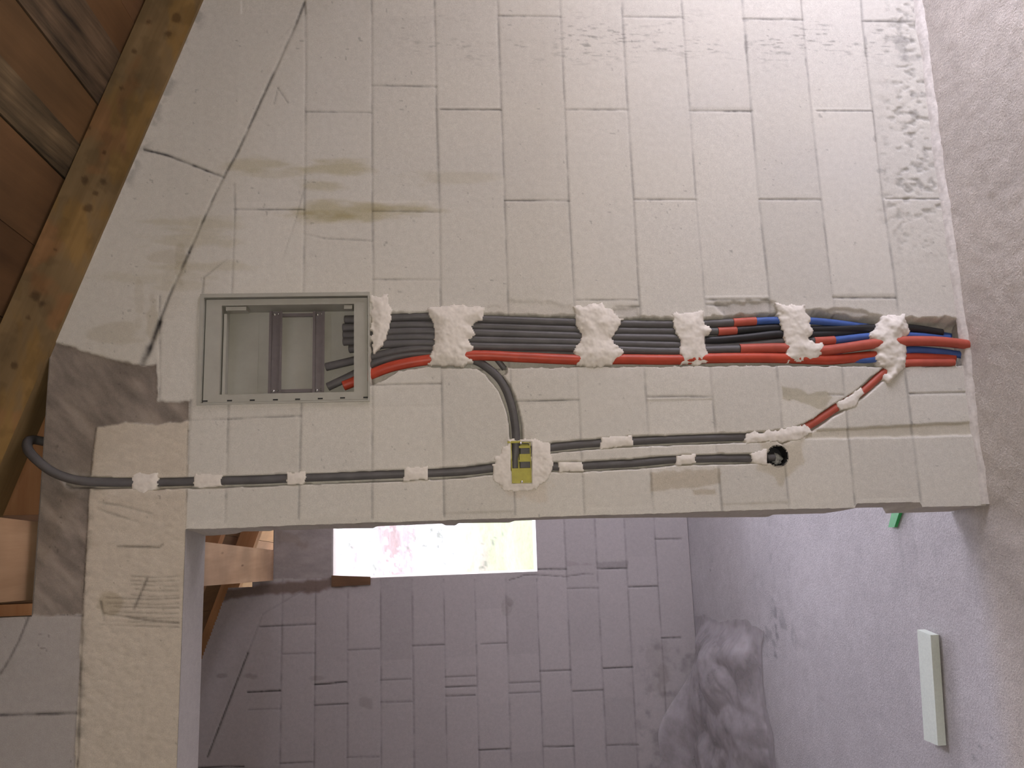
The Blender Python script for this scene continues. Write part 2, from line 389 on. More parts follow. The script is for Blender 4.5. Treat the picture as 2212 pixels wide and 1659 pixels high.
def near_wall():
    res = 0.0036
    X0, X1, Z0, Z1 = -1.35, RIGHT_X, 0.0, 3.3
    xs = np.concatenate([np.arange(JAMB_X, -1.12, -res)[::-1], np.arange(JAMB_X + res, 1.40, res), np.arange(1.43, X1 + .03, .03)])
    xs = np.concatenate([np.arange(X0, -1.14, .03), xs])
    zs = np.concatenate([np.arange(LINTEL_Z, Z0 - res, -res)[::-1], np.arange(LINTEL_Z + res, 2.93, res), np.arange(2.96, Z1, .03)])
    zs[0] = 0.0
    XX, ZZ = np.meshgrid(xs, zs)
    # uneven block ends along the jamb
    frontpx = [(402, 1143), (485, 1141), (650, 1134), (804, 1129), (960, 1124), (1112, 1119), (1262, 1113.5), (1411, 1109.5), (1500, 1106), (1600, 1102.5), (1704, 1099.5), (1846, 1097), (1851, 1087), (1988, 1084.5), (1992, 1095), (2133, 1092)]
    fw_ = np.array([P(*q) for q in frontpx])[::-1]
    jz, jo = fw_[:, 2], fw_[:, 0] - JAMB_X
    off = np.interp(ZZ, jz, jo) + (fbm(ZZ * 60, ZZ * 0 + 3, 5) - .5) * .004
    near = np.exp(-np.abs(XX - JAMB_X) / 0.02)
    XX = XX + np.where(ZZ < LINTEL_Z - 1e-4, off * near, 0)
    V = np.stack([XX, np.zeros_like(XX), ZZ], -1)
    x, y = project(V)
    dep = (fbm(x * .05, y * .05, 11) - .5) * .0012
    # base albedo and block tints
    base = np.array([0.575, 0.550, 0.495])
    col = np.ones(XX.shape + (3,)) * base
    course = np.floor(ZZ / 0.2 + 1e-6).astype(int)
    for k in range(0, 12):
        m = course == k
        odd = (k % 2)
        jx = [(-0.31 if odd else 0.0) + .62 * i for i in range(-3, 5)]
        idx = np.searchsorted(jx, XX[m])
        t = np.random.default_rng(k + 40).normal(0, .022, 12)[idx]
        o = np.random.default_rng(k + 80).normal(0, .0007, 12)[idx]
        col[m] *= (1 + t)[:, None]; dep[m] += o
    pale = fbm(x * .004, y * .008, 21)
    col *= (1 + (pale - .5)[..., None] * np.array([.06, .05, .02]))
    # special zones
    sdL = polysd(x, y, LINTEL); inL = sdL < 0
    nL = fbm(x * .06, y * .10, 31, 5)
    col[inL] = np.array([0.53, 0.472, 0.388]) * (0.93 + .14 * nL[inL])[:, None]
    dep[inL] += (nL[inL] - .5) * .003 - .002
    sdB = polysd(x, y, LEFTBLOCK); inB = (sdB < 0) & ~inL
    col[inB] = np.array([0.38, 0.35, 0.325]) * (0.96 + .08 * fbm(x[inB] * .02, y[inB] * .02, 33))[:, None]
    sdC = polysd(x, y, CONCRETE) + (fbm(x * .08, y * .08, 41) - .5) * 8
    wC = 1 - sstep(-2, 3, sdC)
    nC = fbm(x * .012 + y * .010, y * .03 - x * .03, 43, 5)
    ccol = np.array([0.235, 0.20, 0.17])[None, None] * (0.45 + 1.12 * nC[..., None])
    col = col * (1 - wC[..., None]) + ccol * wC[..., None]
    dep += wC * (.004 + (nC - .5) * .003)
    # joints
    free = (wC < .3) & ~inL & ~inB
    def joint(pts, half, k, gate):
        nonlocal dep
        d = linedist(x, y, pts)
        d = d + (fbm(x * .15, y * .15, 51) - .5) * 1.6
        brk = .55 + .9 * sstep(.35, .6, fbm(x * .02, y * .02, 53))
        w = np.exp(-(d / half) ** 2) * gate
        col[...] = col * (1 - np.clip(w * k * .42 * brk, 0, .85)[..., None] * np.array([1, 1.0, .98]))
        dep += w * .0022 * min(k, 1.2)
    inLw = inL.astype(float)
    for pl in BED: joint(pl, 2.4, .62, free)
    for a, b, c, d, k in HEAD: joint([(a, b), (c, d)], 1.7, k * 1.05, free)
    for pl, hw, k in SLANT: joint(pl, hw * .72, k * 1.1, (wC < .6))
    # open gap where the slanted row meets the concrete
    # drips, dirt and scrapes that have a shape of their own
    for i, (cx, cy, rx, ry, k) in enumerate([(560, 355, 70, 9, .7), (720, 362, 75, 10, .9), (690, 400, 50, 7, .7), (760, 455, 130, 13, .95), (700, 470, 60, 9, .8), (870, 450, 90, 7, .5),
                              (430, 485, 100, 10, .5), (410, 520, 90, 12, .45), (450, 575, 120, 8, .45), (330, 600, 120, 8, .3), (980, 385, 90, 10, .35), (590, 375, 60, 6, .4), (400, 620, 60, 8, .3)]):
        stain(col, x, y, cx, cy, rx * 1.15, ry * 1.7, min(1, k * 1.05), (.80, .765, .62), 60 + i, .02, .09, .6)
    for i, (cx, cy, rx, ry, k) in enumerate([(330, 690, 14, 60, .5), (390, 560, 12, 45, .45), (360, 555, 45, 14, .4), (300, 640, 10, 60, .25), (255, 720, 60, 22, .45)]):
        stain(col, x, y, cx, cy, rx, ry, k, (.74, .70, .60), 80 + i)
    # speckled dirt by the right part of the wall
    sp = sstep(.56, .80, fbm(x * .06, y * .30, 91, 4)) * sstep(.35, .65, fbm(x * .012, y * .03, 92)) * 1.3 * np.exp(-((y - 85) / 50) ** 2) * sstep(800, 960, x) * (1 - sstep(1900, 1960, x))
    col *= (1 - .35 * sp)[..., None]
    sp = sstep(.48, .80, fbm(x * .07, y * .09, 93, 5)) * sstep(1870, 1960, x) * (1 - sstep(420, 620, y))
    col *= (1 - .34 * sp)[..., None]; dep += sp * .003
    wl = sstep(.62, .80, fbm(x * .07, y * .09, 94, 5)) * sstep(1870, 1960, x) * (1 - sstep(420, 620, y)); col *= (1 + .12 * wl)[..., None]
    for i, (cx, cy, rx, ry) in enumerate([(1950, 100, 14, 26), (1965, 125, 22, 9), (1975, 245, 12, 12), (1940, 85, 30, 8), (1985, 205, 26, 7), (1905, 368, 14, 5), (1870, 100, 4, 26), (1612, 95, 4, 22), (1610, 43, 8, 5), (1740, 135, 3, 9), (1890, 300, 4, 8)]):
        stain(col, x, y, cx, cy, rx, ry, .5, (.55, .55, .56), 140 + i, .08, .08)
    dots = sstep(.90, .96, vnoise(x * .17, y * .17, 95)) * sstep(.68, .75, vnoise(x * .031, y * .031, 96))
    col *= (1 - .35 * dots)[..., None]
    # edge of the slanted blocks under the rafter
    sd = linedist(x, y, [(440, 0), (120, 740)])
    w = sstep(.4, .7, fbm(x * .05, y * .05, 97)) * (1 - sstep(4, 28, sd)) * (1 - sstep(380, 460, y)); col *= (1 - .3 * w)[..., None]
    # saw cuts on the lintel
    for k in range(12):
        y0 = 1248 + 9.5 * k + random.uniform(-2, 2)
        a0 = random.uniform(215, 262) if k > 4 else random.uniform(282, 300)
        joint([(a0, y0 - 3), (340, y0 + random.uniform(-2, 2)), (386, y0 + random.uniform(-3, 3))], 1.8, random.uniform(.4, .75), inLw)
    for pl, k in [([(318, 1250), (290, 1315)], .8), ([(255, 1180), (345, 1182), (352, 1176)], .9), ([(215, 1085), (260, 1092), (330, 1110)], .6), ([(212, 1100), (300, 1128)], .5), ([(218, 1300), (225, 1340)], .9), ([(225, 1325), (320, 1340), (386, 1345)], .8)]:
        joint(pl, 2.5, k, inLw)
    stain(col, x, y, 235, 1305, 28, 26, .6, (.72, .68, .58), 98)
    sdl = linedist(x, y, [(192, 1065), (176, 1328), (168, 1659)])
    w = sstep(.35, .65, fbm(x * .05, y * .05, 99)) * (1 - sstep(3, 24, sdl)) * inL; col *= (1 - .28 * w)[..., None]
    # patched and chipped places
    gy = (.66, .655, .67)
    polystain(col, x, y, [(1305, 672), (1380, 662), (1380, 688), (1340, 690)], .6, gy, 101, 4, 8, dep, .004)
    polystain(col, x, y, [(1545, 655), (1665, 648), (1690, 672), (1685, 690), (1570, 690)], .75, gy, 102, 4, 8, dep, .006)
    polystain(col, x, y, [(1755, 668), (1860, 670), (1905, 685), (1900, 705), (1840, 705), (1760, 692)], .75, gy, 103, 4, 6, dep, .006)
    polystain(col, x, y, [(1090, 655), (1150, 645), (1235, 660), (1240, 690), (1050, 690), (1050, 668)], .35, (.82, .80, .76), 104, 5, 10, dep, .002)
    polystain(col, x, y, [(1690, 836), (1730, 840), (1745, 850), (1785, 843), (1798, 858), (1780, 885), (1730, 870), (1690, 862)], 1.0, (.76, .735, .65), 105, 2, 5)
    polystain(col, x, y, [(1405, 1020), (1555, 1012), (1556, 1045), (1500, 1052), (1405, 1062)], .95, (.80, .75, .67), 106, 2, 5)
    polystain(col, x, y, [(1495, 1058), (1545, 1056), (1548, 1068), (1500, 1070)], .95, (.78, .73, .65), 107, 2, 3)
    polystain(col, x, y, [(1640, 950), (1730, 945), (1738, 990), (1690, 1050), (1640, 1010)], .9, (.84, .80, .71), 108, 4, 12)
    polystain(col, x, y, [(1740, 931), (1900, 922), (2095, 912), (2104, 940), (1900, 945), (1740, 948)], .9, (.86, .83, .76), 109, 2, 2, dep, .004)
    polystain(col, x, y, [(1075, 1040), (1190, 1040), (1180, 1085), (1120, 1075), (1090, 1062)], .6, (.95, .88, .80), 110, 6, 14)
    polystain(col, x, y, [(1105, 930), (1150, 935), (1150, 955), (1085, 955)], .6, (.85, .82, .80), 111, 6, 10)
    # white smears of gypsum along the cuts
    for pl, _ in CHANNELS:
        d = linedist(x, y, pl)
        w = (1 - sstep(8, 30, d + (fbm(x * .04, y * .04, 112) - .5) * 26)) * .22
        col[...] = col * (1 - w[..., None]) + np.array([.70, .655, .60]) * w[..., None]
    sdc = polysd(x, y, CHASE)
    w = (1 - sstep(0, 34, sdc + (fbm(x * .03, y * .03, 113) - .5) * 30)) * .25 * (sdc > 0)
    col[...] = col * (1 - w[..., None]) + np.array([.68, .64, .60]) * w[..., None]
    # cut grooves
    jag = (fbm(x * .07, y * .07, 120, 3) - .5) * 12
    depth = (1 - sstep(np.where(y > 715, -3.0, np.where(x > 1500, -22.0, -10.0)), 1.5, sdc + jag * np.where(y > 740, .5, 1.0))) * .050
    for pl, hw in CHANNELS:
        d = linedist(x, y, pl) + (fbm(x * .05, y * .05, 121) - .5) * 4
        depth = np.maximum(depth, (1 - sstep(hw - 2.5, hw + 1.0, d)) * .036)
    dep = np.where(depth > .003, np.maximum(dep, depth), dep)
    ing = sstep(.004, .03, depth)
    rough = fbm(x * .09, y * .09, 123)
    dep += ing * (rough - .5) * .008
    # dark crevice just above the mortar at the wall's foot
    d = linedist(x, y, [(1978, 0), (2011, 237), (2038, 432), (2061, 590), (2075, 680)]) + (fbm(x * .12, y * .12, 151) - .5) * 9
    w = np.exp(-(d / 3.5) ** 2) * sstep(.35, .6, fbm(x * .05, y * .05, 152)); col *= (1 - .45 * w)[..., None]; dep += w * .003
    V[..., 1] = dep
    # cells
    cx = (XX[:-1, :-1] + XX[1:, 1:]) / 2; cz = (ZZ[:-1, :-1] + ZZ[1:, 1:]) / 2
    keep = ~((cz < LINTEL_Z) & (np.broadcast_to(((xs[:-1] + xs[1:]) / 2)[None], cz.shape) < JAMB_X))
    keep &= cz < roof_low(cx) + .012
    pxc, pyc = (x[:-1, :-1] + x[1:, 1:]) / 2, (y[:-1, :-1] + y[1:, 1:]) / 2
    pocket = (cz > 2.702) & (cx < .16) & (cx > -.548)
    keep &= ~pocket
    bx = (cx > .0165) & (cx < .331) & (cz > 1.8085) & (cz < 2.280); keep &= ~bx
    rb = np.hypot(cx + .176, cz - .618) < .0305; keep &= ~rb
    jb = (cx > -.229) & (cx < -.120) & (cz > 1.353) & (cz < 1.400); keep &= ~jb
    nz, nx = XX.shape
    I = np.arange(nz * nx).reshape(nz, nx)
    Q = np.stack([I[:-1, :-1], I[:-1, 1:], I[1:, 1:], I[1:, :-1]], -1)[keep]
    used = np.zeros(nz * nx, bool); used[Q.ravel()] = True
    remap = np.cumsum(used) - 1
    Vf = V.reshape(-1, 3)[used]; Cf = col.reshape(-1, 3)[used]; Q = remap[Q]
    # jamb, soffit, the wall's other face and its top
    jr = [(z, JAMB_X + o) for z, o in zip(np.linspace(0, LINTEL_Z, 480), np.interp(np.linspace(0, LINTEL_Z, 480), jz, jo))]
    backpx = [(402, 1158), (460, 1157), (510, 1153), (525, 1148), (585, 1147), (592, 1144.5), (650, 1145), (700, 1142), (806, 1141), (814, 1137), (955, 1131), (962, 1135), (984, 1135), (990, 1130), (1100, 1129),
              (1112, 1125), (1250, 1120), (1400, 1118), (1500, 1118), (1655, 1117), (1660, 1112), (1780, 1109), (1820, 1103), (1850, 1097), (1907, 1096), (1912, 1109), (1985, 1107), (2055, 1105), (2140, 1104)]
    bz = []; bxx = []
    for q in backpx:
        w_ = P(*q, THICK); bz.append(w_[2]); bxx.append(w_[0])
    bz, bxx = np.array(bz)[::-1], np.array(bxx)[::-1]
    ev = []; eq = []; ec = []
    NS = 6
    for i, (z, xf) in enumerate(jr):
        xb = np.interp(z, bz, bxx)
        for s in range(NS + 1):
            t = s / NS
            lump = (float(fbm(np.array([z * 25.]), np.array([t * 5.]), 131)[0]) - .5) * .008 * (1 if 0 < s < NS else 0)
            ev.append((xf * (1 - t) + xb * t + lump, t * THICK, z)); ec.append(np.array([.57, .53, .475]) * (0.95 + .1 * random.random()))
    n0 = len(Vf)
    for i in range(len(jr) - 1):
        for s in range(NS):
            a = n0 + i * (NS + 1) + s
            eq.append((a, a + NS + 1, a + NS + 2, a + 1))
    def quad(p, c):
        n = n0 + len(ev); ev.extend(p); ec.extend([np.array(c)] * 4); eq.append((n, n + 1, n + 2, n + 3))
    T = THICK
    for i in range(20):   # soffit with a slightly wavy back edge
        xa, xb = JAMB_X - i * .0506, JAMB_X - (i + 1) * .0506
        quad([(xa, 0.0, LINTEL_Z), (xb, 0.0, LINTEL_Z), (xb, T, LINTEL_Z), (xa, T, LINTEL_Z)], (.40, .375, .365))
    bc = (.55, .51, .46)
    quad([(JAMB_X, T, 0), (RIGHT_X, T, 0), (RIGHT_X, T, roof_low(RIGHT_X)), (JAMB_X, T, 2.28)], bc)
    quad([(X0, T, LINTEL_Z), (JAMB_X, T, LINTEL_Z), (JAMB_X, T, 2.702), (X0, T, 2.702)], bc)
    quad([(.16, T, 2.28), (RIGHT_X, T, 2.0), (RIGHT_X, T, roof_low(RIGHT_X)), (.16, T, roof_low(.16))], bc)
    quad([(JAMB_X, T, 2.2), (.16, T, 2.2), (.16, T, 2.702), (JAMB_X, T, 2.702)], bc)
    quad([(X0, T, 2.702), (-.548, T, 2.702), (-.548, T, roof_low(-.548)), (X0, T, roof_low(X0))], bc)
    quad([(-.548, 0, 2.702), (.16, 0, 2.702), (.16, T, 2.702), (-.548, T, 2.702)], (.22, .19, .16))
    quad([(-.548, 0, 2.702), (-.548, T, 2.702), (-.548, T, roof_low(-.548)), (-.548, 0, roof_low(-.548))], (.5, .46, .42))
    quad([(.16, 0, 2.702), (.16, T, 2.702), (.16, T, roof_low(.16)), (.16, 0, roof_low(.16))], (.5, .46, .42))
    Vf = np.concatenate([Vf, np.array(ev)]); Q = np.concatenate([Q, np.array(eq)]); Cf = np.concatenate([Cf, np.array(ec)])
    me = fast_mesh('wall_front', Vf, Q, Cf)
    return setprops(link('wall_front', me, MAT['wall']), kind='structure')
near_wall()
# ------------------------------------------------------------------ far block wall with its window opening
FBEDX = [609, 681, 751, 822, 891.5, 960, 1028, 1095, 1163, 1228, 1296, 1361, 1427]
def f1(a, b): return (420 + a / 2.9105, 1100 + b / 2.9105)
def f2(a, b): return (1100 + a / 2.866, 1080 + b / 2.866)
FHEAD = [(f1(410, 738), f1(760, 722), 1.2), (f1(555, 912), f1(755, 905), .8), (f1(965, 887), f1(1160, 878), .9), (f1(1370, 858), f1(1570, 850), 1.1),
         (f1(1800, 847), f1(1965, 840), .9), (f1(335, 1150), f1(540, 1140), 2.0), (f1(755, 1104), f1(955, 1086), 2.4), (f1(1170, 1075), f1(1360, 1068), .8),
         (f1(1575, 1055), f1(1765, 1048), .8), (f1(1580, 1120), f1(1775, 1113), 1.2), (f1(1580, 1175), f1(1765, 1168), 1.1), (f1(1980, 1092), f1(2170, 1085), .9),
         (f1(1980, 1158), f1(2170, 1150), .9), (f1(755, 1235), f1(965, 1222), 1.2), (f1(1170, 1215), f1(1370, 1208), .9), (f1(340, 1260), f1(540, 1255), .6),
         (f1(540, 1600), f1(745, 1590), 1.1), (f1(960, 1562), f1(1160, 1555), .8), (f1(1790, 1515), f1(1985, 1508), 1.4), (f2(905, 243), f2(1065, 241), 1.1),
         (f2(180, 430), f2(355, 427), 1.4), (f2(360, 548), f2(550, 545), .8), (f2(740, 538), f2(920, 535), 1.4), (f2(945, 856), f2(1060, 853), 1.4),
         (f2(190, 1060), f2(380, 1054), 1.1), (f2(585, 1043), f2(765, 1037), 1.5), (f2(395, 1185), f2(580, 1178), 1.1), (f2(215, 1530), f2(400, 1525), 1.3),
         (f2(605, 1520), f2(800, 1515), 1.0), (f2(545, 425), f2(730, 424), 1.6), (f1(0, 1625), f1(310, 1618), 1.6)]
def far_wall():
    res = 0.007
    X0, X1, Z0, Z1 = -3.2, RIGHT_X, 0.0, 3.75
    xs = np.concatenate([np.arange(WIN[0], X0, -res)[::-1], np.arange(WIN[0] + res, WIN[1], res), [WIN[1]], np.arange(WIN[1] + .03, X1 + .03, .03)])
    zs = np.concatenate([np.arange(WIN[2], Z0 - res, -res)[::-1], np.arange(WIN[2] + res, WIN[3], res), [WIN[3]], np.arange(WIN[3] + res, Z1, res)])
    zs[0] = 0.0
    XX, ZZ = np.meshgrid(xs, zs)
    V = np.stack([XX, np.full_like(XX, FAR_Y), ZZ], -1)
    x, y = project(V)
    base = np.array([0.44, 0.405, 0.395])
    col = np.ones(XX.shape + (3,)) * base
    dep = (fbm(x * .06, y * .06, 201) - .5) * .002
    zb = np.array([P(q, 1350, FAR_Y)[2] for q in FBEDX])
    for i in range(len(zb) + 1):
        hi = zb[i - 1] if i > 0 else 9; lo = zb[i] if i < len(zb) else -1
        m = (ZZ < hi) & (ZZ >= lo)
        k = np.floor((XX[m] + (0.3 if i % 2 else 0)) / .6).astype(int)
        t = np.random.default_rng(i + 300).normal(0, .03, 40)[k + 20]
        col[m] *= (1 + t)[:, None]
    # concrete band over the window and the skim to its left
    sd = polysd(x, y, [(588, 1000), (716, 1000), (716, 1250), (588, 1250)])
    inC = sd < 0
    nC = fbm(x * .03, y * .09, 203, 4)
    col[inC] = np.array([.36, .325, .31]) * (.8 + .4 * nC[inC])[:, None]
    gate = (~inC).astype(float)
    def joint(d, half, k, g=gate):
        nonlocal dep
        d = d + (fbm(x * .2, y * .2, 205) - .5) * 1.2
        w = np.exp(-(d / half) ** 2) * g
        col[...] = col * (1 - np.clip(w * k * .5, 0, .9)[..., None]); dep += w * .004 * min(k, 1.5)
    skim = sstep(1250, 1262, y) * (1 - sstep(1268, 1290, y)) * (1 - sstep(1290, 1330, x))
    for q, z in zip(FBEDX, zb):
        w = np.abs(ZZ - z) * F_PX / 5.4
        joint(w, 1.5, .55, gate * (1 - .8 * skim) * ((y > 1250) | (x > 1160)) * (.5 + .8 * sstep(.35, .6, fbm(x * .03, y * .03, 206))))
    for a, b, k in FHEAD:
        joint(linedist(x, y, [a, b]), 1.4, k)
    joint(linedist(x, y, [f1(335, 905), f1(200, 1250), f1(80, 1560)]), 1.6, 1.5)
    joint(linedist(x, y, [f1(700, 500), f1(430, 660), f1(335, 905)]), 1.5, .4)
    joint(linedist(x, y, [f2(0, 495), f2(60, 480), f2(90, 465), f2(180, 465), f2(350, 475), f2(450, 460), f2(520, 460)]), 1.1, 1.1)
    for pts in ([(1155, 1500), (1160, 1659)],):
        pass
    polystain(col, x, y, [(470, 1276), (560, 1262), (716, 1250), (800, 1248), (790, 1262), (716, 1270), (690, 1280), (560, 1283), (480, 1300)], .9, (.42, .33, .27), 207, 5, 6)
    polystain(col, x, y, [f2(540, 385), f2(735, 380), f2(735, 415), f2(540, 418)], .6, (.6, .6, .6), 208, 2, 5)
    polystain(col, x, y, [f2(360, 385), f2(540, 390), f2(540, 405), f2(360, 410)], .4, (.7, .65, .65), 209, 2, 5)
    polystain(col, x, y, [(600, 1150), (650, 1155), (660, 1180), (600, 1175)], .5, (.75, .7, .6), 210, 5, 14)
    for i, (cx, cy, rx, ry, k) in enumerate([(540, 1462, 18, 7, .5), (690, 1465, 18, 7, .4), (795, 1518, 20, 12, .4), (1102, 1302, 7, 12, .5), (1430, 1470, 12, 40, .35), (1420, 1440, 30, 60, .25), (480, 1460, 12, 5, .5), (1095, 1310, 10, 25, .3)]):
        stain(col, x, y, cx, cy, rx, ry, k, (.6, .58, .54), 220 + i, .06, .06)
    # dirt towards the floor on the left
    w = sstep(.5, .85, fbm(x * .05, y * .05, 230)) * sstep(1340, 1400, x) * sstep(1340, 1420, y); col *= (1 - .28 * w)[..., None]
    V[..., 1] += dep
    cx = (XX[:-1, :-1] + XX[1:, 1:]) / 2; cz = (ZZ[:-1, :-1] + ZZ[1:, 1:]) / 2
    keep = ~((cx > WIN[0]) & (cx < WIN[1]) & (cz > WIN[2]) & (cz < WIN[3]))
    top = np.where(cx > -.70, np.where(cx < -.47, 2.90, 2.772), 3.07 + .352 * (-.747 - cx) - .0)
    keep &= cz < top
    nz, nx = XX.shape
    I = np.arange(nz * nx).reshape(nz, nx)
    Q = np.stack([I[:-1, :-1], I[:-1, 1:], I[1:, 1:], I[1:, :-1]], -1)[keep]
    used = np.zeros(nz * nx, bool); used[Q.ravel()] = True
    remap = np.cumsum(used) - 1
    Vf = V.reshape(-1, 3)[used]; Cf = col.reshape(-1, 3)[used]; Q = remap[Q]
    ev = []; eq = []; ec = []; n0 = len(Vf)
    def quad(p, c):
        n = n0 + len(ev); ev.extend(p); ec.extend([np.array(c)] * 4); eq.append((n, n + 1, n + 2, n + 3))
    b = FAR_Y + .24; f = FAR_Y
    quad([(WIN[0], f, WIN[2]), (WIN[0], b, WIN[2]), (WIN[0], b, WIN[3]), (WIN[0], f, WIN[3])], (.6, .56, .52))
    quad([(WIN[1], f, WIN[2]), (WIN[1], b, WIN[2]), (WIN[1], b, WIN[3]), (WIN[1], f, WIN[3])], (.6, .56, .52))
    quad([(WIN[0], f, WIN[3]), (WIN[1], f, WIN[3]), (WIN[1], b, WIN[3]), (WIN[0], b, WIN[3])], (.7, .66, .66))
    quad([(WIN[0], f, WIN[2]), (WIN[1], f, WIN[2]), (WIN[1], b, WIN[2]), (WIN[0], b, WIN[2])], (.75, .73, .70))
    quad([(X0, f, 2.772), (RIGHT_X, f, 2.772), (RIGHT_X, b, 2.772), (X0, b, 2.772)], (.3, .27, .25))
    o = (.5, .47, .44)
    quad([(X0, b, 0), (WIN[0], b, 0), (WIN[0], b, 2.772), (X0, b, 2.772)], o)
    quad([(WIN[1], b, 0), (RIGHT_X, b, 0), (RIGHT_X, b, 2.772), (WIN[1], b, 2.772)], o)
    quad([(WIN[0], b, 0), (WIN[1], b, 0), (WIN[1], b, WIN[2]), (WIN[0], b, WIN[2])], o)
    quad([(WIN[0], b, WIN[3]), (WIN[1], b, WIN[3]), (WIN[1], b, 2.772), (WIN[0], b, 2.772)], o)
    Vf = np.concatenate([Vf, np.array(ev)]); Q = np.concatenate([Q, np.array(eq)]); Cf = np.concatenate([Cf, np.array(ec)])
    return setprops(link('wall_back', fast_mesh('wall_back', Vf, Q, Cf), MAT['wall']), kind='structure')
far_wall()

# ------------------------------------------------------------------ floor, side walls, roof boards
def floor():
    step = 0.014
    xs = np.arange(-4.0, RIGHT_X + .25, step); ys = np.concatenate([np.arange(-5.0, -1.0, .05), np.arange(-1.0, FAR_Y + .25, step)])
    XX, YY = np.meshgrid(xs, ys)
    n = fbm(XX * 3.0, YY * 3.0, 301); n2 = fbm(XX * 18, YY * 18, 303, 4); n3 = fbm(XX * 60, YY * 60, 305, 2)
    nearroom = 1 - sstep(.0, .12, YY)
    zz = (n2 - .5) * (.003 + .001 * nearroom) + (n3 - .5) * (.002 + .004 * nearroom) - .003
    col = np.ones(XX.shape + (3,)) * np.array([.46, .425, .395]) * (.90 + .2 * n[..., None]) * (.92 + .16 * n2[..., None])
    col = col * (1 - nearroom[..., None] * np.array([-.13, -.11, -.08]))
    V = np.stack([XX, YY, zz], -1); x, y = project(V)
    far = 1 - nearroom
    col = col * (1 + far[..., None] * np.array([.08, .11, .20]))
    d = sstep(.60, .68, fbm(XX * 14, YY * 14, 307)) * (np.exp(-((x - 1680) / 14) ** 2) * (y < 1420)) * far
    d = np.maximum(d, sstep(.52, .62, fbm(XX * 16, YY * 16, 309)) * np.exp(-(((x - 1680) / 40) ** 2 + ((y - 1370) / 40) ** 2)) * far)
    col *= (1 - .4 * d)[..., None]
    dots = sstep(.90, .95, vnoise(XX * 50, YY * 50, 311)) * sstep(.6, .7, vnoise(XX * 5, YY * 5, 312)) * far
    col *= (1 - .3 * dots)[..., None]
    # fine trowel lines beside the door
    ln = sstep(.5, .62, vnoise(YY * 95, XX * 2, 313)) * np.exp(-(((x - 1990) / 60) ** 2 + ((y - 1190) / 90) ** 2)) * far
    col *= (1 - .10 * ln)[..., None]
    nz, nx = XX.shape; I = np.arange(nz * nx).reshape(nz, nx)
    Q = np.stack([I[:-1, :-1], I[:-1, 1:], I[1:, 1:], I[1:, :-1]], -1).reshape(-1, 4)
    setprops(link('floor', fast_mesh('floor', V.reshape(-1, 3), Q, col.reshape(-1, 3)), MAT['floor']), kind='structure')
floor()

MAT['sidewall'] = mat_plain('plain_block', (0.56, 0.52, 0.47), 0.95, var=0.06, scale=8, bstr=0.2, spec=0.2)
def side_walls():
    m = MB(); T = .24; x0, x1 = RIGHT_X, RIGHT_X + T
    zt = 2.20
    ys = [-5.0, OPEN_NEAR[0], OPEN_NEAR[1], OPEN_FAR[0], OPEN_FAR[1], FAR_Y + .24]
    m.box(x0, x1, ys[0], ys[1], 0, zt); m.box(x0, x1, ys[2], ys[3], 0, zt); m.box(x0, x1, ys[4], ys[5], 0, zt)
    m.box(x0, x1, ys[1], ys[2], OPEN_NEAR[3], zt); m.box(x0, x1, ys[3], ys[4], OPEN_FAR[3], zt)
    setprops(m.build('wall_right', MAT['sidewall']), kind='structure')
    m = MB(); m.box(-4.2, -4.0, -5.0, FAR_Y + .24, 0, 4.3)
    setprops(m.build('wall_left', MAT['sidewall']), kind='structure')
    m = MB(); m.hexa([(-4.0, -5.2, 0), (RIGHT_X, -5.2, 0), (RIGHT_X, -5.0, 0), (-4.0, -5.0, 0),
                      (-4.0, -5.2, roof_top(-4.0)), (RIGHT_X, -5.2, roof_top(RIGHT_X)), (RIGHT_X, -5.0, roof_top(RIGHT_X)), (-4.0, -5.0, roof_top(-4.0))])
    setprops(m.build('wall_behind', MAT['sidewall']), kind='structure')
    # left part of the front wall beyond the door, and of the far wall, out of sight
    m = MB(); m.hexa([(-4.0, 0, 0), (-1.36, 0, 0), (-1.36, THICK, 0), (-4.0, THICK, 0), (-4.0, 0, roof_low(-4.0)), (-1.36, 0, roof_low(-1.36)), (-1.36, THICK, roof_low(-1.36)), (-4.0, THICK, roof_low(-4.0))])
    m.hexa([(-4.0, FAR_Y, 0), (-3.2, FAR_Y, 0), (-3.2, FAR_Y + .24, 0), (-4.0, FAR_Y + .24, 0), (-4.0, FAR_Y, roof_low(-4.0)), (-3.2, FAR_Y, roof_low(-3.2)), (-3.2, FAR_Y + .24, roof_low(-3.2)), (-4.0, FAR_Y + .24, roof_low(-4.0))])
    setprops(m.build('wall_side', MAT['sidewall']), kind='structure')
side_walls()

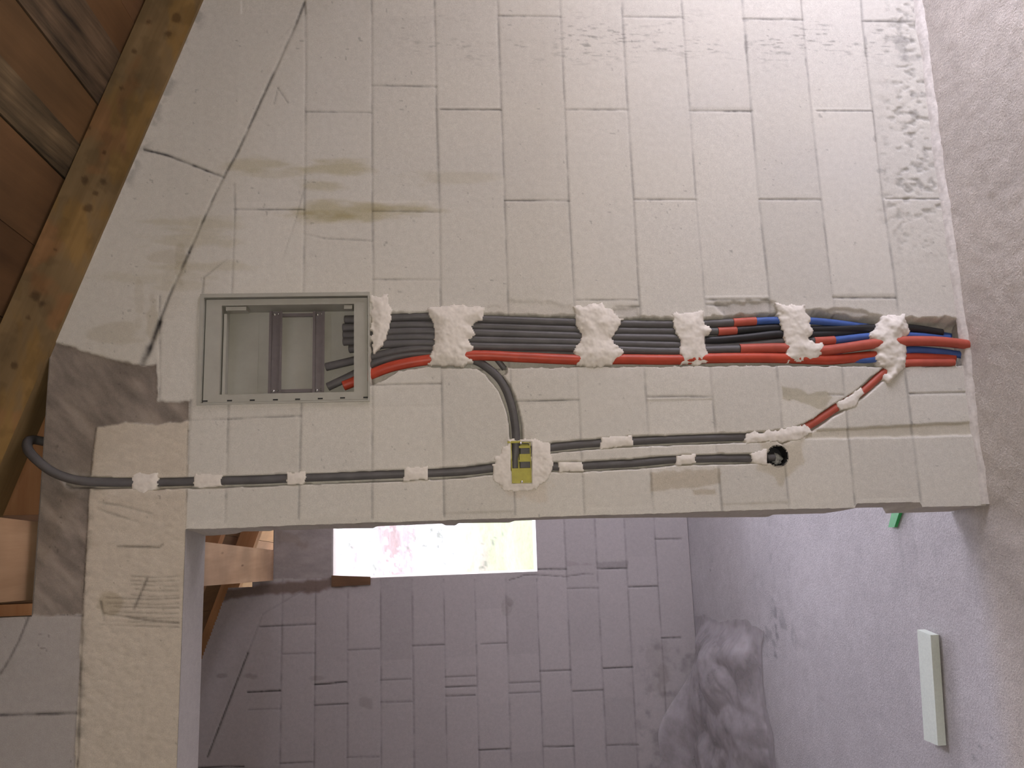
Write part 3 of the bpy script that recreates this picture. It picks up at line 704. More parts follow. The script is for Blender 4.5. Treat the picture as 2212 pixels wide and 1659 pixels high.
SKEW = -0.058                                # the roof runs slightly askew to the block wall
def roof_boards():
    # boards lie on the roof plane, side by side down the slope, running along the building
    edges = [2.75, 2.45, 2.2, 1.9, 1.62, 1.42, 1.20, 1.094, .930, .802, .696, .492, .28, .06, -.2, -.42, -.66, -.9, -1.15, -1.4, -1.7, -2.0, -2.3, -2.6, -2.9, -3.2, -3.5, -3.8, -4.3]
    old = {7: 1, 9: 1, 3: 1, 13: 0, 19: 1}
    nrm = Vector((.352, 0, 1)).normalized()
    V = []; Q = []; Cc = []; mi = []
    r = random.Random(5)
    ts = [-5.2, 4.6]
    for i, (xa, xb) in enumerate(zip(edges[:-1], edges[1:])):
        tint = r.uniform(.82, 1.1) * (1.0 if i not in old else 1.05)
        tc = np.array([tint, tint * r.uniform(.95, 1.02), tint * r.uniform(.88, 1.0)])
        lift = 0.0 if i not in old or not old[i] else .004
        lift += r.uniform(0, .002)
        g = .0012
        spans = [ts] if (xb >= ROOF_WIN[1] or xa <= ROOF_WIN[0]) else [[ts[0], ROOF_WIN[2]], [ROOF_WIN[3], ts[1]]]
        for sp in spans:
            pts = []
            for t in sp:
                for xx in (xa - g, xb + g):
                    pts.append(Vector((xx + SKEW * t, t, roof_top(xx) - lift)))
            n0 = len(V)
            V += [tuple(p) for p in pts + [p + nrm * .024 for p in pts]]; Cc += [tc] * 8
            for q in [(0, 1, 3, 2), (4, 6, 7, 5), (0, 4, 5, 1), (2, 3, 7, 6), (0, 2, 6, 4), (1, 5, 7, 3)]:
                Q.append([n0 + k for k in q]); mi.append(1 if old.get(i) else 0)
    # the underlay above the boards, so no light falls through the joints
    for xs_, tt in [((2.75, ROOF_WIN[1]), ts), ((ROOF_WIN[0], -4.3), ts), ((ROOF_WIN[1], ROOF_WIN[0]), [ts[0], ROOF_WIN[2]]), ((ROOF_WIN[1], ROOF_WIN[0]), [ROOF_WIN[3], ts[1]])]:
        n0 = len(V)
        for t in tt:
            for xx in xs_:
                V.append((xx + SKEW * t, t, roof_top(xx) + .045)); Cc.append(np.array([.2, .2, .2]))
        Q.append([n0, n0 + 1, n0 + 3, n0 + 2]); mi.append(0)
    me = fast_mesh('ceiling', np.array(V), np.array(Q), np.array(Cc), smooth=False)
    o = link('ceiling', me, MAT['boards']); me.materials.append(MAT['old_boards'])
    me.polygons.foreach_set('material_index', mi)
    setprops(o, kind='structure')
roof_boards()

def foot_fillet():                           # the ridge of mortar along the foot of the wall
    xs = np.arange(JAMB_X - .005, RIGHT_X, .006); ts = np.linspace(0, 1, 9)
    XX, TT = np.meshgrid(xs, ts)
    h = .012 + .012 * (fbm(xs * 9, xs * 0, 401) - .3); dpt = (.010 + .020 * fbm(xs * 7, xs * 0 + 4, 403)) * (.55 + .45 * sstep(-.2, .3, xs))
    bul = (fbm(XX * 30, TT * 4, 405) - .5) * .007
    cur = np.sin(TT * math.pi) * .006 + bul * np.sin(TT * math.pi)
    Y = -TT * dpt[None] - cur * .7 + (1 - TT) * .004; Z = (1 - TT) * h[None] + cur * .7 - TT * .006
    I = np.arange(XX.size).reshape(XX.shape)
    Q = np.stack([I[:-1, :-1], I[:-1, 1:], I[1:, 1:], I[1:, :-1]], -1).reshape(-1, 4)
    o = link('trim_1', fast_mesh('trim_1', np.stack([XX, Y, Z], -1).reshape(-1, 3), Q), MAT['mortar'])
    setprops(o, kind='structure')
foot_fillet()

# ------------------------------------------------------------------ timbers
def slope_beam(name, x_hi, x_lo, y0, y1, zfun, hgt, mat, label, cat, group=None):
    # a rafter: long axis down the slope, built in its own straight frame, then turned
    a = math.atan(.3453); L = (x_hi - x_lo) / math.cos(a)
    m = MB(); n = 40
    for i in range(1):
        m.box(0, L, y0, y1, 0, hgt * math.cos(a))
    o = m.build(name, mat, None, bevel=.004, origin=(0, 0, 0))
    o.location = (x_lo, 0, zfun(x_lo)); o.rotation_euler = (0, a, 0)
    return setprops(o, label, cat, group)
def front_rafter():
    # same straight frame as the other rafters, its visible face carrying knots and discoloured patches
    a = math.atan(.3453); x_lo, x_hi = -1.6, 1.93; L = (x_hi - x_lo) / math.cos(a); H = .166 * math.cos(a); y0, y1 = -.012, .105
    us = np.linspace(0, L, 620); vs = np.linspace(0, H, 30)
    U, Vv = np.meshgrid(us, vs)
    wx = x_lo + U * math.cos(a) + Vv * math.sin(a); wz = roof_low(x_lo) - U * math.sin(a) + Vv * math.cos(a)
    px, py = project(np.stack([wx, np.full_like(wx, y0), wz], -1))
    col = np.ones(U.shape + (3,))
    n1 = fbm(px * .012, py * .012, 901); n2 = fbm(px * .02, py * .008, 903)
    red = sstep(.50, .66, n1)[..., None]; col = col * (1 - red) + red * np.array([1.22, .98, .88])
    yel = sstep(.52, .68, n2)[..., None]; col = col * (1 - yel) + yel * np.array([1.18, 1.08, .80])
    drk = sstep(.50, .66, fbm(px * .03, py * .03, 905))[..., None]; col = col * (1 - .16 * drk)
    for i, (cx, cy, r) in enumerate([(321, 48, 7), (365, 72, 11), (380, 38, 12), (413, 76, 9), (192, 276, 7), (183, 389, 9), (222, 391, 12), (265, 430, 8), (208, 418, 7), (100, 410, 9), (60, 686, 6), (30, 789, 10), (92, 655, 11), (290, 110, 6), (225, 330, 5), (120, 540, 6), (75, 640, 14), (190, 450, 10), (262, 190, 6)]):
        stain(col, px, py, cx, cy, r, r * .85, .75, (.34, .28, .24), 910 + i, .06, .06, .5)
    V = np.stack([U, np.full_like(U, y0), Vv], -1).reshape(-1, 3)
    I = np.arange(U.size).reshape(U.shape)
    Q = np.stack([I[:-1, :-1], I[:-1, 1:], I[1:, 1:], I[1:, :-1]], -1).reshape(-1, 4)
    n = len(V); B = np.array([(0, y0, 0), (L, y0, 0), (L, y1, 0), (0, y1, 0), (0, y0, H), (L, y0, H), (L, y1, H), (0, y1, H)])
    Q = np.concatenate([Q, n + np.array([(0, 3, 2, 1), (4, 5, 6, 7), (1, 2, 6, 5), (2, 3, 7, 6), (3, 0, 4, 7)])])
    o = link('rafter', fast_mesh('rafter', np.concatenate([V, B]), Q, np.concatenate([col.reshape(-1, 3), np.ones((8, 3))]), smooth=False), MAT['rafter_front'])
    o.location = (x_lo, 0, roof_low(x_lo)); o.rotation_euler = (0, a, 0)
    setprops(o, 'knotty brown rafter lying along the sloping top of the block wall', 'rafter', 'roof rafters')
front_rafter()
for yy, lab in [(2.36, 'rafter in the room beyond the doorway, crossing over the purlin'), (3.205, 'orange-lit rafter over the window wall of the room beyond')]:
    slope_beam('rafter', 1.93, -2.6, yy - .04, yy + .05, roof_low, .166, MAT['rafter'], lab, 'rafter', 'roof rafters')

m = MB()
def pc(Y): return -.40 - .0555 * Y
for ya, yb in [(-1.6, 3.09)]:
    za, zb = 2.709 + .018 * ya, 2.709 + .018 * yb
    za = 2.709
    m.hexa([(pc(ya) - .11, ya, za), (pc(ya) + .11, ya, za), (pc(yb) + .098, yb, zb), (pc(yb) - .095, yb, zb),
            (pc(ya) - .11, ya, 2.885), (pc(ya) + .11, ya, 2.885), (pc(yb) + .098, yb, 2.885), (pc(yb) - .095, yb, 2.885)])
setprops(m.build('purlin', MAT['purlin'], None, bevel=.004), 'square timber purlin on the concrete beam above the door, running to the window wall', 'beam')
m = MB(); m.box(-.275, .155, .108, .132, 2.704, 2.872)
setprops(m.build('blocking_board', MAT['rafter'], None, bevel=.002), 'dark brown board standing on the concrete beam between rafter and purlin', 'board')
m = MB(); m.box(-.546, -.515, .02, .05, 2.703, 2.86)
setprops(m.build('timber_wedge', MAT['rafter'], None, bevel=.002), 'narrow wooden packer between the purlin and the grey block above the door', 'wedge')
# the brown batten at the window's edge on the far wall
a, b = P(716, 1256, FAR_Y - .012), P(800, 1248, FAR_Y - .012)
m = MB(); m.hexa([(a[0] - .03, FAR_Y - .014, b[2]), (b[0] + .006, FAR_Y - .014, b[2]), (b[0] + .006, FAR_Y - .002, b[2]), (a[0] - .03, FAR_Y - .002, b[2]),
                  (a[0] - .034, FAR_Y - .014, a[2]), (a[0] + .038, FAR_Y - .014, a[2]), (a[0] + .038, FAR_Y - .002, a[2]), (a[0] - .034, FAR_Y - .002, a[2])])
setprops(m.build('wooden_batten', MAT['batten'], None, bevel=.001), 'short brown wooden batten upright at the upper left edge of the far window', 'batten')

# ------------------------------------------------------------------ conduits
def catmull(pts, ds):
    pts = [Vector(p) for p in pts]; out = []; par = []
    for i in range(len(pts) - 1):
        p0 = pts[max(i - 1, 0)]; p1 = pts[i]; p2 = pts[i + 1]; p3 = pts[min(i + 2, len(pts) - 1)]
        L = (p2 - p1).length; n = max(2, int(round(L / ds)))
        # centripetal-like tangents
        l0 = max((p1 - p0).length, 1e-6); l1 = max(L, 1e-6); l2 = max((p3 - p2).length, 1e-6)
        m1 = ((p2 - p0) * (l1 / (l0 + l1))) if i > 0 else (p2 - p1)
        m2 = ((p3 - p1) * (l1 / (l1 + l2))) if i < len(pts) - 2 else (p2 - p1)
        for k in range(n):
            t = k / n
            h00 = 2 * t ** 3 - 3 * t ** 2 + 1; h10 = t ** 3 - 2 * t ** 2 + t; h01 = -2 * t ** 3 + 3 * t ** 2; h11 = t ** 3 - t ** 2
            out.append(p1 * h00 + m1 * h10 + p2 * h01 + m2 * h11); par.append(i + t)
    out.append(pts[-1]); par.append(len(pts) - 1.0)
    return out, par
def tube_mesh(name, path, r, corr, origin, nseg=14, wall=.0016):
    n = len(path); V = []; Q = []
    t0 = (path[1] - path[0]).normalized(); u = t0.orthogonal().normalized()
    rings = []
    for i, p in enumerate(path):
        t = (path[min(i + 1, n - 1)] - path[max(i - 1, 0)]).normalized()
        u = (u - t * u.dot(t)).normalized(); w = t.cross(u)
        rr = r * (1 + (corr * (1 if i % 2 else -1)))
        rings.append((p, u.copy(), w, rr, t))
    seq = []
    ri = r - wall - .0006
    p, u_, w_, rr, t = rings[0]; seq.append((p + t * min(.03, (path[-1] - path[0]).length * .4), u_, w_, ri)); seq.append((p, u_, w_, ri))
    for p, u_, w_, rr, t in rings: seq.append((p, u_, w_, rr))
    p, u_, w_, rr, t = rings[-1]; seq.append((p, u_, w_, ri)); seq.append((p - t * min(.03, (path[-1] - path[0]).length * .4), u_, w_, ri))
    for p, u_, w_, rr in seq:
        for k in range(nseg):
            a = 2 * math.pi * k / nseg
            V.append(p + (u_ * math.cos(a) + w_ * math.sin(a)) * rr - Vector(origin))
    for i in range(len(seq) - 1):
        for k in range(nseg):
            a = i * nseg + k; b = i * nseg + (k + 1) % nseg
            Q.append((a, b, b + nseg, a + nseg))
    return fast_mesh(name, np.array([tuple(v) for v in V]), np.array(Q))
def conduit(pts, secs, label, group, name='conduit'):
    """pts: (px, py, depth); secs: (first point, last point, part name, material, radius, ribbing, part label)"""
    w = [P(a, b, c) for a, b, c in pts]
    path, par = catmull(w, .0021)
    origin = base_of(np.array([tuple(p) for p in path]))
    if len(secs) == 1:
        i0, i1, pn, mt, r, corr, pl = secs[0]
        o = link(name, tube_mesh(name, path, r, corr, origin), MAT[mt], None, origin)
        return setprops(o, label, 'conduit', group)
    root = setprops(empty(name, origin), label, 'conduit', group)
    for i0, i1, pn, mt, r, corr, pl in secs:
        seg = [p for p, q in zip(path, par) if i0 - 1e-6 <= q <= i1 + 1e-6]
        o = link(pn, tube_mesh(pn, seg, r, corr, origin), MAT[mt], root)
        if pl: o['label'] = pl
    return root
GR = 'conduits in the wall chase'
R0, RS, RB = .0122, .0132, .0112
g_, K = .045, 'grey_pipe'
conduit([(745, 690.5, .040), (800, 689, .030), (845, 687, .016), (935, 684, .013), (1050, 690, .012), (1250, 697, .013), (1340, 700, .013), (1460, 701, .014), (1530, 699.5, .013), (1583, 697, .012),
         (1632, 694, .012), (1690, 692, .013), (1763, 694, .014), (1843, 703, .022), (1890, 709, .032), (1965, 714, .036), (2052, 727, .045)],
        [(0, 9, 'grey_section', K, R0, g_, None), (9, 10, 'red_sleeve', 'red_sleeve', RS, 0, 'faded red sleeve'), (10, 16, 'blue_section', 'blue_pipe', RB, 0, 'blue lower pipe')],
        'conduit going grey, red sleeve, blue along the chase edge farthest from the doorway', GR)
conduit([(741, 708, .040), (800, 706, .030), (845, 703, .018), (935, 702, .016), (1030, 705, .015), (1250, 712, .015), (1340, 715, .015), (1460, 716, .017), (1550, 716, .014), (1590, 714, .014),
         (1690, 708, .018), (1757, 712, .020), (1880, 709, .020), (1965, 709, .022), (2034, 719, .026)],
        [(0, 8, 'grey_section', K, R0, g_, None), (8, 9, 'red_sleeve', 'red_sleeve', RS, 0, 'faded red sleeve'), (9, 14, 'black_section', 'black_pipe', .0125, 0, 'black lower pipe')],
        'conduit in the chase with a short red sleeve between grey and black lengths', GR)
conduit([(742, 724, .042), (800, 722, .030), (845, 717, .018), (935, 716, .014), (1030, 719, .013), (1250, 726, .013), (1340, 729, .013), (1460, 731, .014), (1522, 736, .016), (1600, 731, .014), (1690, 722, .014),
         (1757, 724, .020), (1880, 715, .030), (1950, 716, .034)],
        [(0, 8, 'grey_section', K, R0, g_, None), (8, 13, 'black_section', 'black_pipe', .0135, 0, 'thick black lower pipe')],
        'conduit in the chase whose grey length is continued by thick plain black pipe', GR)
conduit([(742, 738, .042), (800, 736, .030), (845, 730, .019), (935, 729, .015), (1030, 734, .014), (1250, 739, .014), (1340, 743, .014), (1460, 746, .015), (1540, 749, .020), (1610, 745, .020), (1695, 738, .018), (1758, 737, .016), (1802, 735, .015),
         (1885, 726, .018), (1965, 725, .022), (2050, 731, .03)],
        [(0, 11, 'grey_section', K, R0, g_, None), (11, 12, 'red_sleeve', 'red_sleeve', RS, 0, 'faded red sleeve'), (12, 15, 'blue_section', 'blue_pipe', RB, 0, 'blue lower pipe')],
        'conduit turning red then blue between the two gypsum bands nearest the floor', GR)
conduit([(755, 754, .045), (800, 750, .032), (835, 744, .018), (935, 742, .014), (1030, 748, .013), (1240, 752, .013), (1340, 756, .013), (1460, 759, .013), (1530, 756, .012), (1597, 754, .012), (1695, 752, .011), (1740, 756, .010), (1783, 757, .008),
         (1899, 741, .002), (1957, 737, -.002), (2030, 738, -.006), (2094, 745, -.010)],
        [(0, 9, 'grey_section', K, R0, g_, None), (9, 16, 'red_section', 'red_sleeve', .0155, 0, 'thick red lower pipe')],
        'conduit ending in the thick faded red pipe that reaches closest to the floor', GR)
conduit([(704, 793, .050), (764, 779, .040), (805, 770, .026), (870, 757, .016), (935, 752, .018), (1030, 758, .022), (1240, 764, .024), (1340, 766, .026), (1500, 765, .028), (1620, 764, .028), (1720, 765, .026), (1790, 768, .022), (1868, 777, .016), (1930, 766, .014), (1965, 756, .012), (2030, 760, .012), (2078, 767, .012)],
        [(0, 9, 'grey_section', K, R0, g_, None), (9, 16, 'blue_section', 'blue_pipe', RB, 0, 'blue lower pipe')],
        'conduit whose straight grey end lies beside the mounting rail in the cabinet', GR)
conduit([(708, 836, .045), (764, 809, .040), (805, 786, .028), (870, 767, .020), (935, 764, .024), (985, 768, .026), (1024, 778, .022), (1048, 791, .014), (1076, 815, .012), (1092, 840, .012), (1104, 873, .012), (1111, 906, .012), (1115, 945, .010), (1114, 975, .012), (1112, 1012, .016)],
        [(0, 14, 'grey_section', K, R0, g_, None)], 'grey conduit leaving the bundle and curving over to the yellow junction box', GR)
conduit([(742, 833, .042), (765, 824, .040), (805, 807, .024), (850, 791, .014), (920, 778, .008), (1020, 768, .008), (1130, 772, .008), (1250, 777, .008), (1340, 776, .009), (1460, 777, .009), (1535, 774, .009), (1620, 773, .008), (1697, 774, .010), (1793, 777, .014), (1890, 769, .020), (1962, 772, .018), (2060, 773, .018)],
        [(0, 16, 'red_section', 'red_pipe', .0155, 0, None)], 'long bright red conduit along the chase edge nearest the doorway, from cabinet to floor', GR)
conduit([(2060, 783, .004), (1962, 784.5, .004), (1938, 788, .006), (1908, 806, .012), (1862, 846, .014), (1815, 875, .014), (1740, 923, .014), (1690, 942, .015), (1650, 944, .015), (1610, 944, .014), (1500, 947, .014), (1368, 953, .014), (1300, 956.5, .014), (1240, 961, .014), (1186, 967, .014), (1150, 971, .016), (1125, 974, .018)],
        [(0, 7, 'red_section', 'red_sleeve', .0120, .02, 'faded red lower length'), (7, 16, 'grey_section', K, .0118, g_, None)],
        'conduit rising from the floor as red diagonal, then grey to the yellow box', 'conduits in the narrow slots')
conduit([(1672, 988, .020), (1620, 990, .014), (1560, 990, .014), (1504, 991, .014), (1460, 992, .014), (1370, 1000, .014), (1260, 1006, .014), (1205, 1008, .016), (1150, 1005, .018), (1125, 1004, .018)],
        [(0, 9, 'grey_section', K, .0118, g_, None)], 'grey conduit from the round wall box up to the yellow junction box', 'conduits in the narrow slots')
conduit([(1108, 1000, .018), (1075, 1009, .014), (1000, 1018, .014), (925, 1021.5, .014), (880, 1023, .014), (760, 1028, .013), (662, 1031.5, .012), (560, 1036, .012), (480, 1038, .012), (345, 1041.5, .010), (285, 1042, .009), (205, 1041, -.004), (160, 1036, -.014),
         (115, 1020, -.026), (80, 994, -.03), (61, 972, -.015), (60, 955, .02), (72, 950, .06), (100, 955, .10)],
        [(0, 18, 'grey_section', K, .0124, g_, None)], 'grey conduit beside the doorway, looping from the yellow box over the concrete beam', 'conduits in the narrow slots')
conduit([(1070, 772, .02), (1079, 783, .013), (1090, 797, .016)], [(0, 2, 'grey_section', K, .0085, .03, None)], 'short grey conduit stub poking from under the red conduit', 'conduits in the wall chase')

# ------------------------------------------------------------------ gypsum dabs
def Pv(x, y):
    d0 = np.stack([(x - FW / 2) / F_PX, -(y - FH / 2) / F_PX, -np.ones_like(x)], -1) @ ROT
    t = (0 - CAM[1]) / d0[..., 1]
    return CAM + t[..., None] * d0
def dab(poly, h, seed, label, group, jag=9, skip=None, lump=1.0, dome=16.0, step=2.2):
    xs = np.arange(min(p[0] for p in poly) - 14, max(p[0] for p in poly) + 14, step); ys = np.arange(min(p[1] for p in poly) - 14, max(p[1] for p in poly) + 14, step)
    X, Y = np.meshgrid(xs, ys)
    sd = polysd(X, Y, poly) + (fbm(X * .10, Y * .10, seed, 4) - .5) * 2 * jag
    ins = sd < 0
    if skip is not None: ins &= ~((X > skip[0]) & (X < skip[2]) & (Y > skip[1]) & (Y < skip[3]))
    W = Pv(X, Y)
    d = 1 - np.exp(-np.clip(-sd, 0, None) / dome)
    top = -h * d * (.55 + .9 * fbm(X * .030, Y * .030, seed + 7)) - (fbm(X * .06, Y * .06, seed + 9, 3) - .5) * .0055 * lump * d - (fbm(X * .3, Y * .3, seed + 11, 2) - .5) * .0007 - .0006
    cell = ins[:-1, :-1] & ins[1:, :-1] & ins[1:, 1:] & ins[:-1, 1:]
    I = np.arange(X.size).reshape(X.shape)
    Q = np.stack([I[:-1, :-1], I[:-1, 1:], I[1:, 1:], I[1:, :-1]], -1)[cell]
    W = W.copy(); W[..., 1] = top
    V = W.reshape(-1, 3); n = len(V)
    B = V.copy(); B[:, 1] = .030
    # skirt along the open edge
    from collections import Counter
    E = np.concatenate([Q[:, [0, 1]], Q[:, [1, 2]], Q[:, [2, 3]], Q[:, [3, 0]]])
    key = np.sort(E, 1); _, inv, cnt = np.unique(key, axis=0, return_inverse=True, return_counts=True)
    be = E[cnt[inv.ravel()] == 1]
    S = np.stack([be[:, 1], be[:, 0], be[:, 0] + n, be[:, 1] + n], -1)
    A = np.concatenate([V, B]); QQ = np.concatenate([Q, S])
    used = np.zeros(len(A), bool); used[QQ.ravel()] = True
    rm = np.cumsum(used) - 1; A = A[used]; QQ = rm[QQ]
    o = base_of(A)
    ob = link('plaster_dab', fast_mesh('plaster_dab', A - o, QQ), MAT['plaster'], None, o)
    return setprops(ob, label, 'plaster', group)
GA, GB = 'gypsum bands over the conduit bundle', 'small gypsum dabs over single conduits'
dab([(800, 640), (842, 632), (846, 690), (838, 722), (826, 750), (803, 766)], .010, 501, 'white gypsum patch touching the grey cabinet beside the conduits', GA, 7)
dab([(920, 664), (975, 658), (1049, 661), (1045, 692), (1018, 704), (1026, 722), (1013, 735), (1024, 752), (1013, 766), (1024, 784), (1000, 792), (920, 789), (934, 752), (942, 722), (930, 692)], .018, 511, 'widest gypsum band across the conduit bundle, the first from the cabinet', GA, 6)
dab([(1238, 662), (1300, 652), (1345, 690), (1332, 720), (1320, 731), (1332, 745), (1347, 760), (1330, 785), (1300, 795), (1246, 791), (1240, 762), (1256, 725), (1242, 692)], .016, 521, 'second full gypsum band from the cabinet across the conduit bundle', GA, 7)
dab([(1452, 678), (1520, 670), (1522, 700), (1543, 714), (1524, 728), (1528, 760), (1534, 786), (1470, 789), (1468, 735), (1455, 705)], .012, 531, 'third gypsum band from the cabinet, just before the red sleeves', GA, 6)
dab([(1674, 655), (1735, 658), (1750, 690), (1757, 715), (1750, 732), (1780, 744), (1786, 758), (1765, 775), (1700, 784), (1697, 742), (1690, 718), (1684, 690)], .014, 541, 'fourth gypsum band from the cabinet, between two stretches of blue pipe', GA, 6)
dab([(1905, 680), (1955, 679), (1966, 715), (1953, 732), (1962, 760), (1956, 795), (1940, 815), (1915, 832), (1908, 815), (1917, 800), (1895, 786), (1891, 745), (1880, 724), (1893, 700)], .022, 551, 'lumpy gypsum band across the conduit bundle nearest the floor', GA, 7)
dab([(284, 1021), (342, 1019), (348, 1035), (340, 1055), (312, 1068), (284, 1058)], .008, 561, 'gypsum dab on the rough lintel over the single grey conduit', GB, 5)
dab([(418, 1022), (482, 1025), (478, 1050), (418, 1055)], .004, 562, 'gypsum dab on the conduit right where lintel and jamb blocks meet', GB, 4)
dab([(619, 1020), (661, 1017), (661, 1045), (619, 1049)], .005, 563, 'second gypsum dab from the yellow box on the conduit beside the doorway', GB, 4)
dab([(875, 1010), (925, 1007), (925, 1036), (872, 1039)], .006, 564, 'first gypsum dab from the yellow box on the conduit towards the lintel', GB, 4)
dab([(1066, 990), (1100, 950), (1165, 948), (1188, 958), (1198, 1000), (1190, 1028), (1160, 1058), (1090, 1062), (1064, 1032)], .008, 565, 'ring of gypsum around the yellow junction box', GB, 7, skip=(1104, 955, 1148, 1045))
dab([(1299, 944), (1366, 939), (1368, 962), (1298, 970)], .005, 566, 'gypsum dab on the conduit between the yellow box and the red diagonal', GB, 4)
dab([(1207, 998), (1260, 997), (1262, 1017), (1207, 1021)], .006, 567, 'gypsum dab nearest the yellow box on the conduit to the round wall box', GB, 3)
dab([(1460, 983), (1503, 979), (1504, 1002), (1462, 1005)], .006, 568, 'gypsum dab midway along the conduit to the round wall box', GB, 3)
dab([(1612, 936), (1690, 926), (1738, 915), (1756, 935), (1735, 948), (1690, 955), (1640, 956), (1612, 960)], .006, 569, 'long gypsum patch where grey conduit meets the red diagonal', GB, 6)
dab([(1622, 981), (1660, 966), (1659, 1008), (1625, 1002)], .005, 570, 'gypsum dab touching the round wall box where its conduit enters', GB, 4)
dab([(1808, 870), (1860, 836), (1870, 850), (1845, 880), (1815, 888)], .006, 571, 'gypsum dab between the two red diagonal conduit lengths', GB, 4)

# ------------------------------------------------------------------ grey flush cabinet
def cabinet():
    x0, x1, z0, z1 = .0135, .3385, 1.8055, 2.2905
    cx0, cx1, cz0, cz1 = .044, .306, 1.852, 2.232
    root = setprops(empty('distribution_cabinet', ((x0 + x1) / 2, 0, z0)), 'open grey flush distribution cabinet set in the block wall with two mounting rails', 'cabinet')
    m = MB(); lip = .011
    lo_ = .0050
    for a in [(x0, x1, z0, z0 + lo_), (x0, x1, z1 - lip, z1), (x0, x0 + lo_, z0 + lo_, z1 - lip), (x1 - lip, x1, z0 + lo_, z1 - lip)]:
        m.box(a[0], a[1], -.007, .030, a[2], a[3])
    m.build('outer_rim', MAT['box'], root, bevel=.0012)
    m = MB(); e = lip + .0035; yl = .005
    el = lo_ + .0025
    for a in [(x0 + el, x1 - e, z0 + el, cz0), (x0 + el, x1 - e, cz1, z1 - e), (x0 + el, cx0, cz0, cz1), (cx1, x1 - e, cz0, cz1)]:
        m.box(a[0], a[1], yl, yl + .004, a[2], a[3])
    led = m.build('inner_frame', MAT['box'], root)
    for pxx, pyy in [(443, 869), (496, 868), (545, 867), (595, 866), (643, 865), (692, 863.5), (740, 862), (790, 861)]:
        p = P(pxx, pyy - 2.5, yl)
        m = MB(); m.box(p[0] - .0020, p[0] + .0020, yl - .0008, yl + .001, p[2] - .0070, p[2] + .0070)
        m.build('slot', MAT['box_dark'], led)
    m = MB(); d = .088; t = .003
    m.box(cx0 - t, cx0, yl + .004, d, cz0 - t, cz1 + t); m.box(cx1, cx1 + t, yl + .004, d, cz0 - t, cz1 + t)
    m.box(cx0, cx1, yl + .004, d, cz1, cz1 + t); m.box(cx0, cx1, yl + .004, d, cz0 - t, cz0)
    m.box(x0 + .002, x1 - .002, .030, .034, z1 - .012, z1 - .002)
    m.box(cx0 + .002, cx1 - .022, .016, .040, cz1 - .0125, cz1 - .0045)
    m.build('side_walls', MAT['box'], root)
    m = MB(); m.box(cx0 - t, cx1 + t, d, d + .003, cz0 - t, cz1 + t)
    for z, w in [(2.165, .020), (2.02, .030), (1.945, .014)]:
        m.box(cx0 + .003, cx1 - .003, d - .0010, d, z - w, z + w)
    m.build('back_panel', MAT['box'], root, bevel=.0008)
    for pxx, w, yb in [(510, .029, .05), (752, .012, .04)]:
        p = P(pxx, 669, .012); m = MB(); m.box(cx1 - .013, cx1 - .002, .012, yb, p[2] - w, p[2] + w)
        m.build('cover_lug', MAT['box'], root, bevel=.002)
    Yr = .045
    def rail(xa, xb):
        a = P(xa, 672, Yr); b = P(xb, 852, Yr)
        zhi, zlo = a[2], b[2]
        m = MB(); X0, X1 = .050, a[0]
        m.box(X0, X1, Yr, Yr + .0015, zhi - .006, zhi); m.box(X0, X1, Yr, Yr + .0015, zlo, zlo + .006)
        m.box(X0, X1, Yr + .001, Yr + .008, zhi - .0075, zhi - .006); m.box(X0, X1, Yr + .001, Yr + .008, zlo + .006, zlo + .0075)
        m.box(X0, X1, Yr + .007, Yr + .0085, zlo + .006, zhi - .006)
        r = m.build('mounting_rail', MAT['rail'], root, bevel=.0004)
        for X in (X0 + .008, X1 - .009):
            for dz, rad in ((.005, .0050), (-.007, .0036)):
                m = MB(); c = ((X + (.002 if dz < 0 else 0)), Yr + .0072, (zhi + zlo) / 2 + dz)
                for q in range(3):
                    m.cyl((c[0], c[1] - .0014 * q, c[2]), (0, -1, 0), rad * (1, .85, .55)[q], rad * (.85, .55, .08)[q], .0014, 14, cap0=(q == 0), cap1=(q == 2))
                m.build('screw', MAT['screw'], r, smooth=True)
    rail(582, 607); rail(676, 700)
    a = P(600, 681, .058); b = P(690, 681, .058)
    for X in (.0585, P(640, 681, .058)[0]):
        m = MB(); m.box(X - .005, X + .005, .0545, .062, b[2] - .005, a[2] + .005)
        m.build('support_bar', MAT['rail'], root, bevel=.0006)
cabinet()

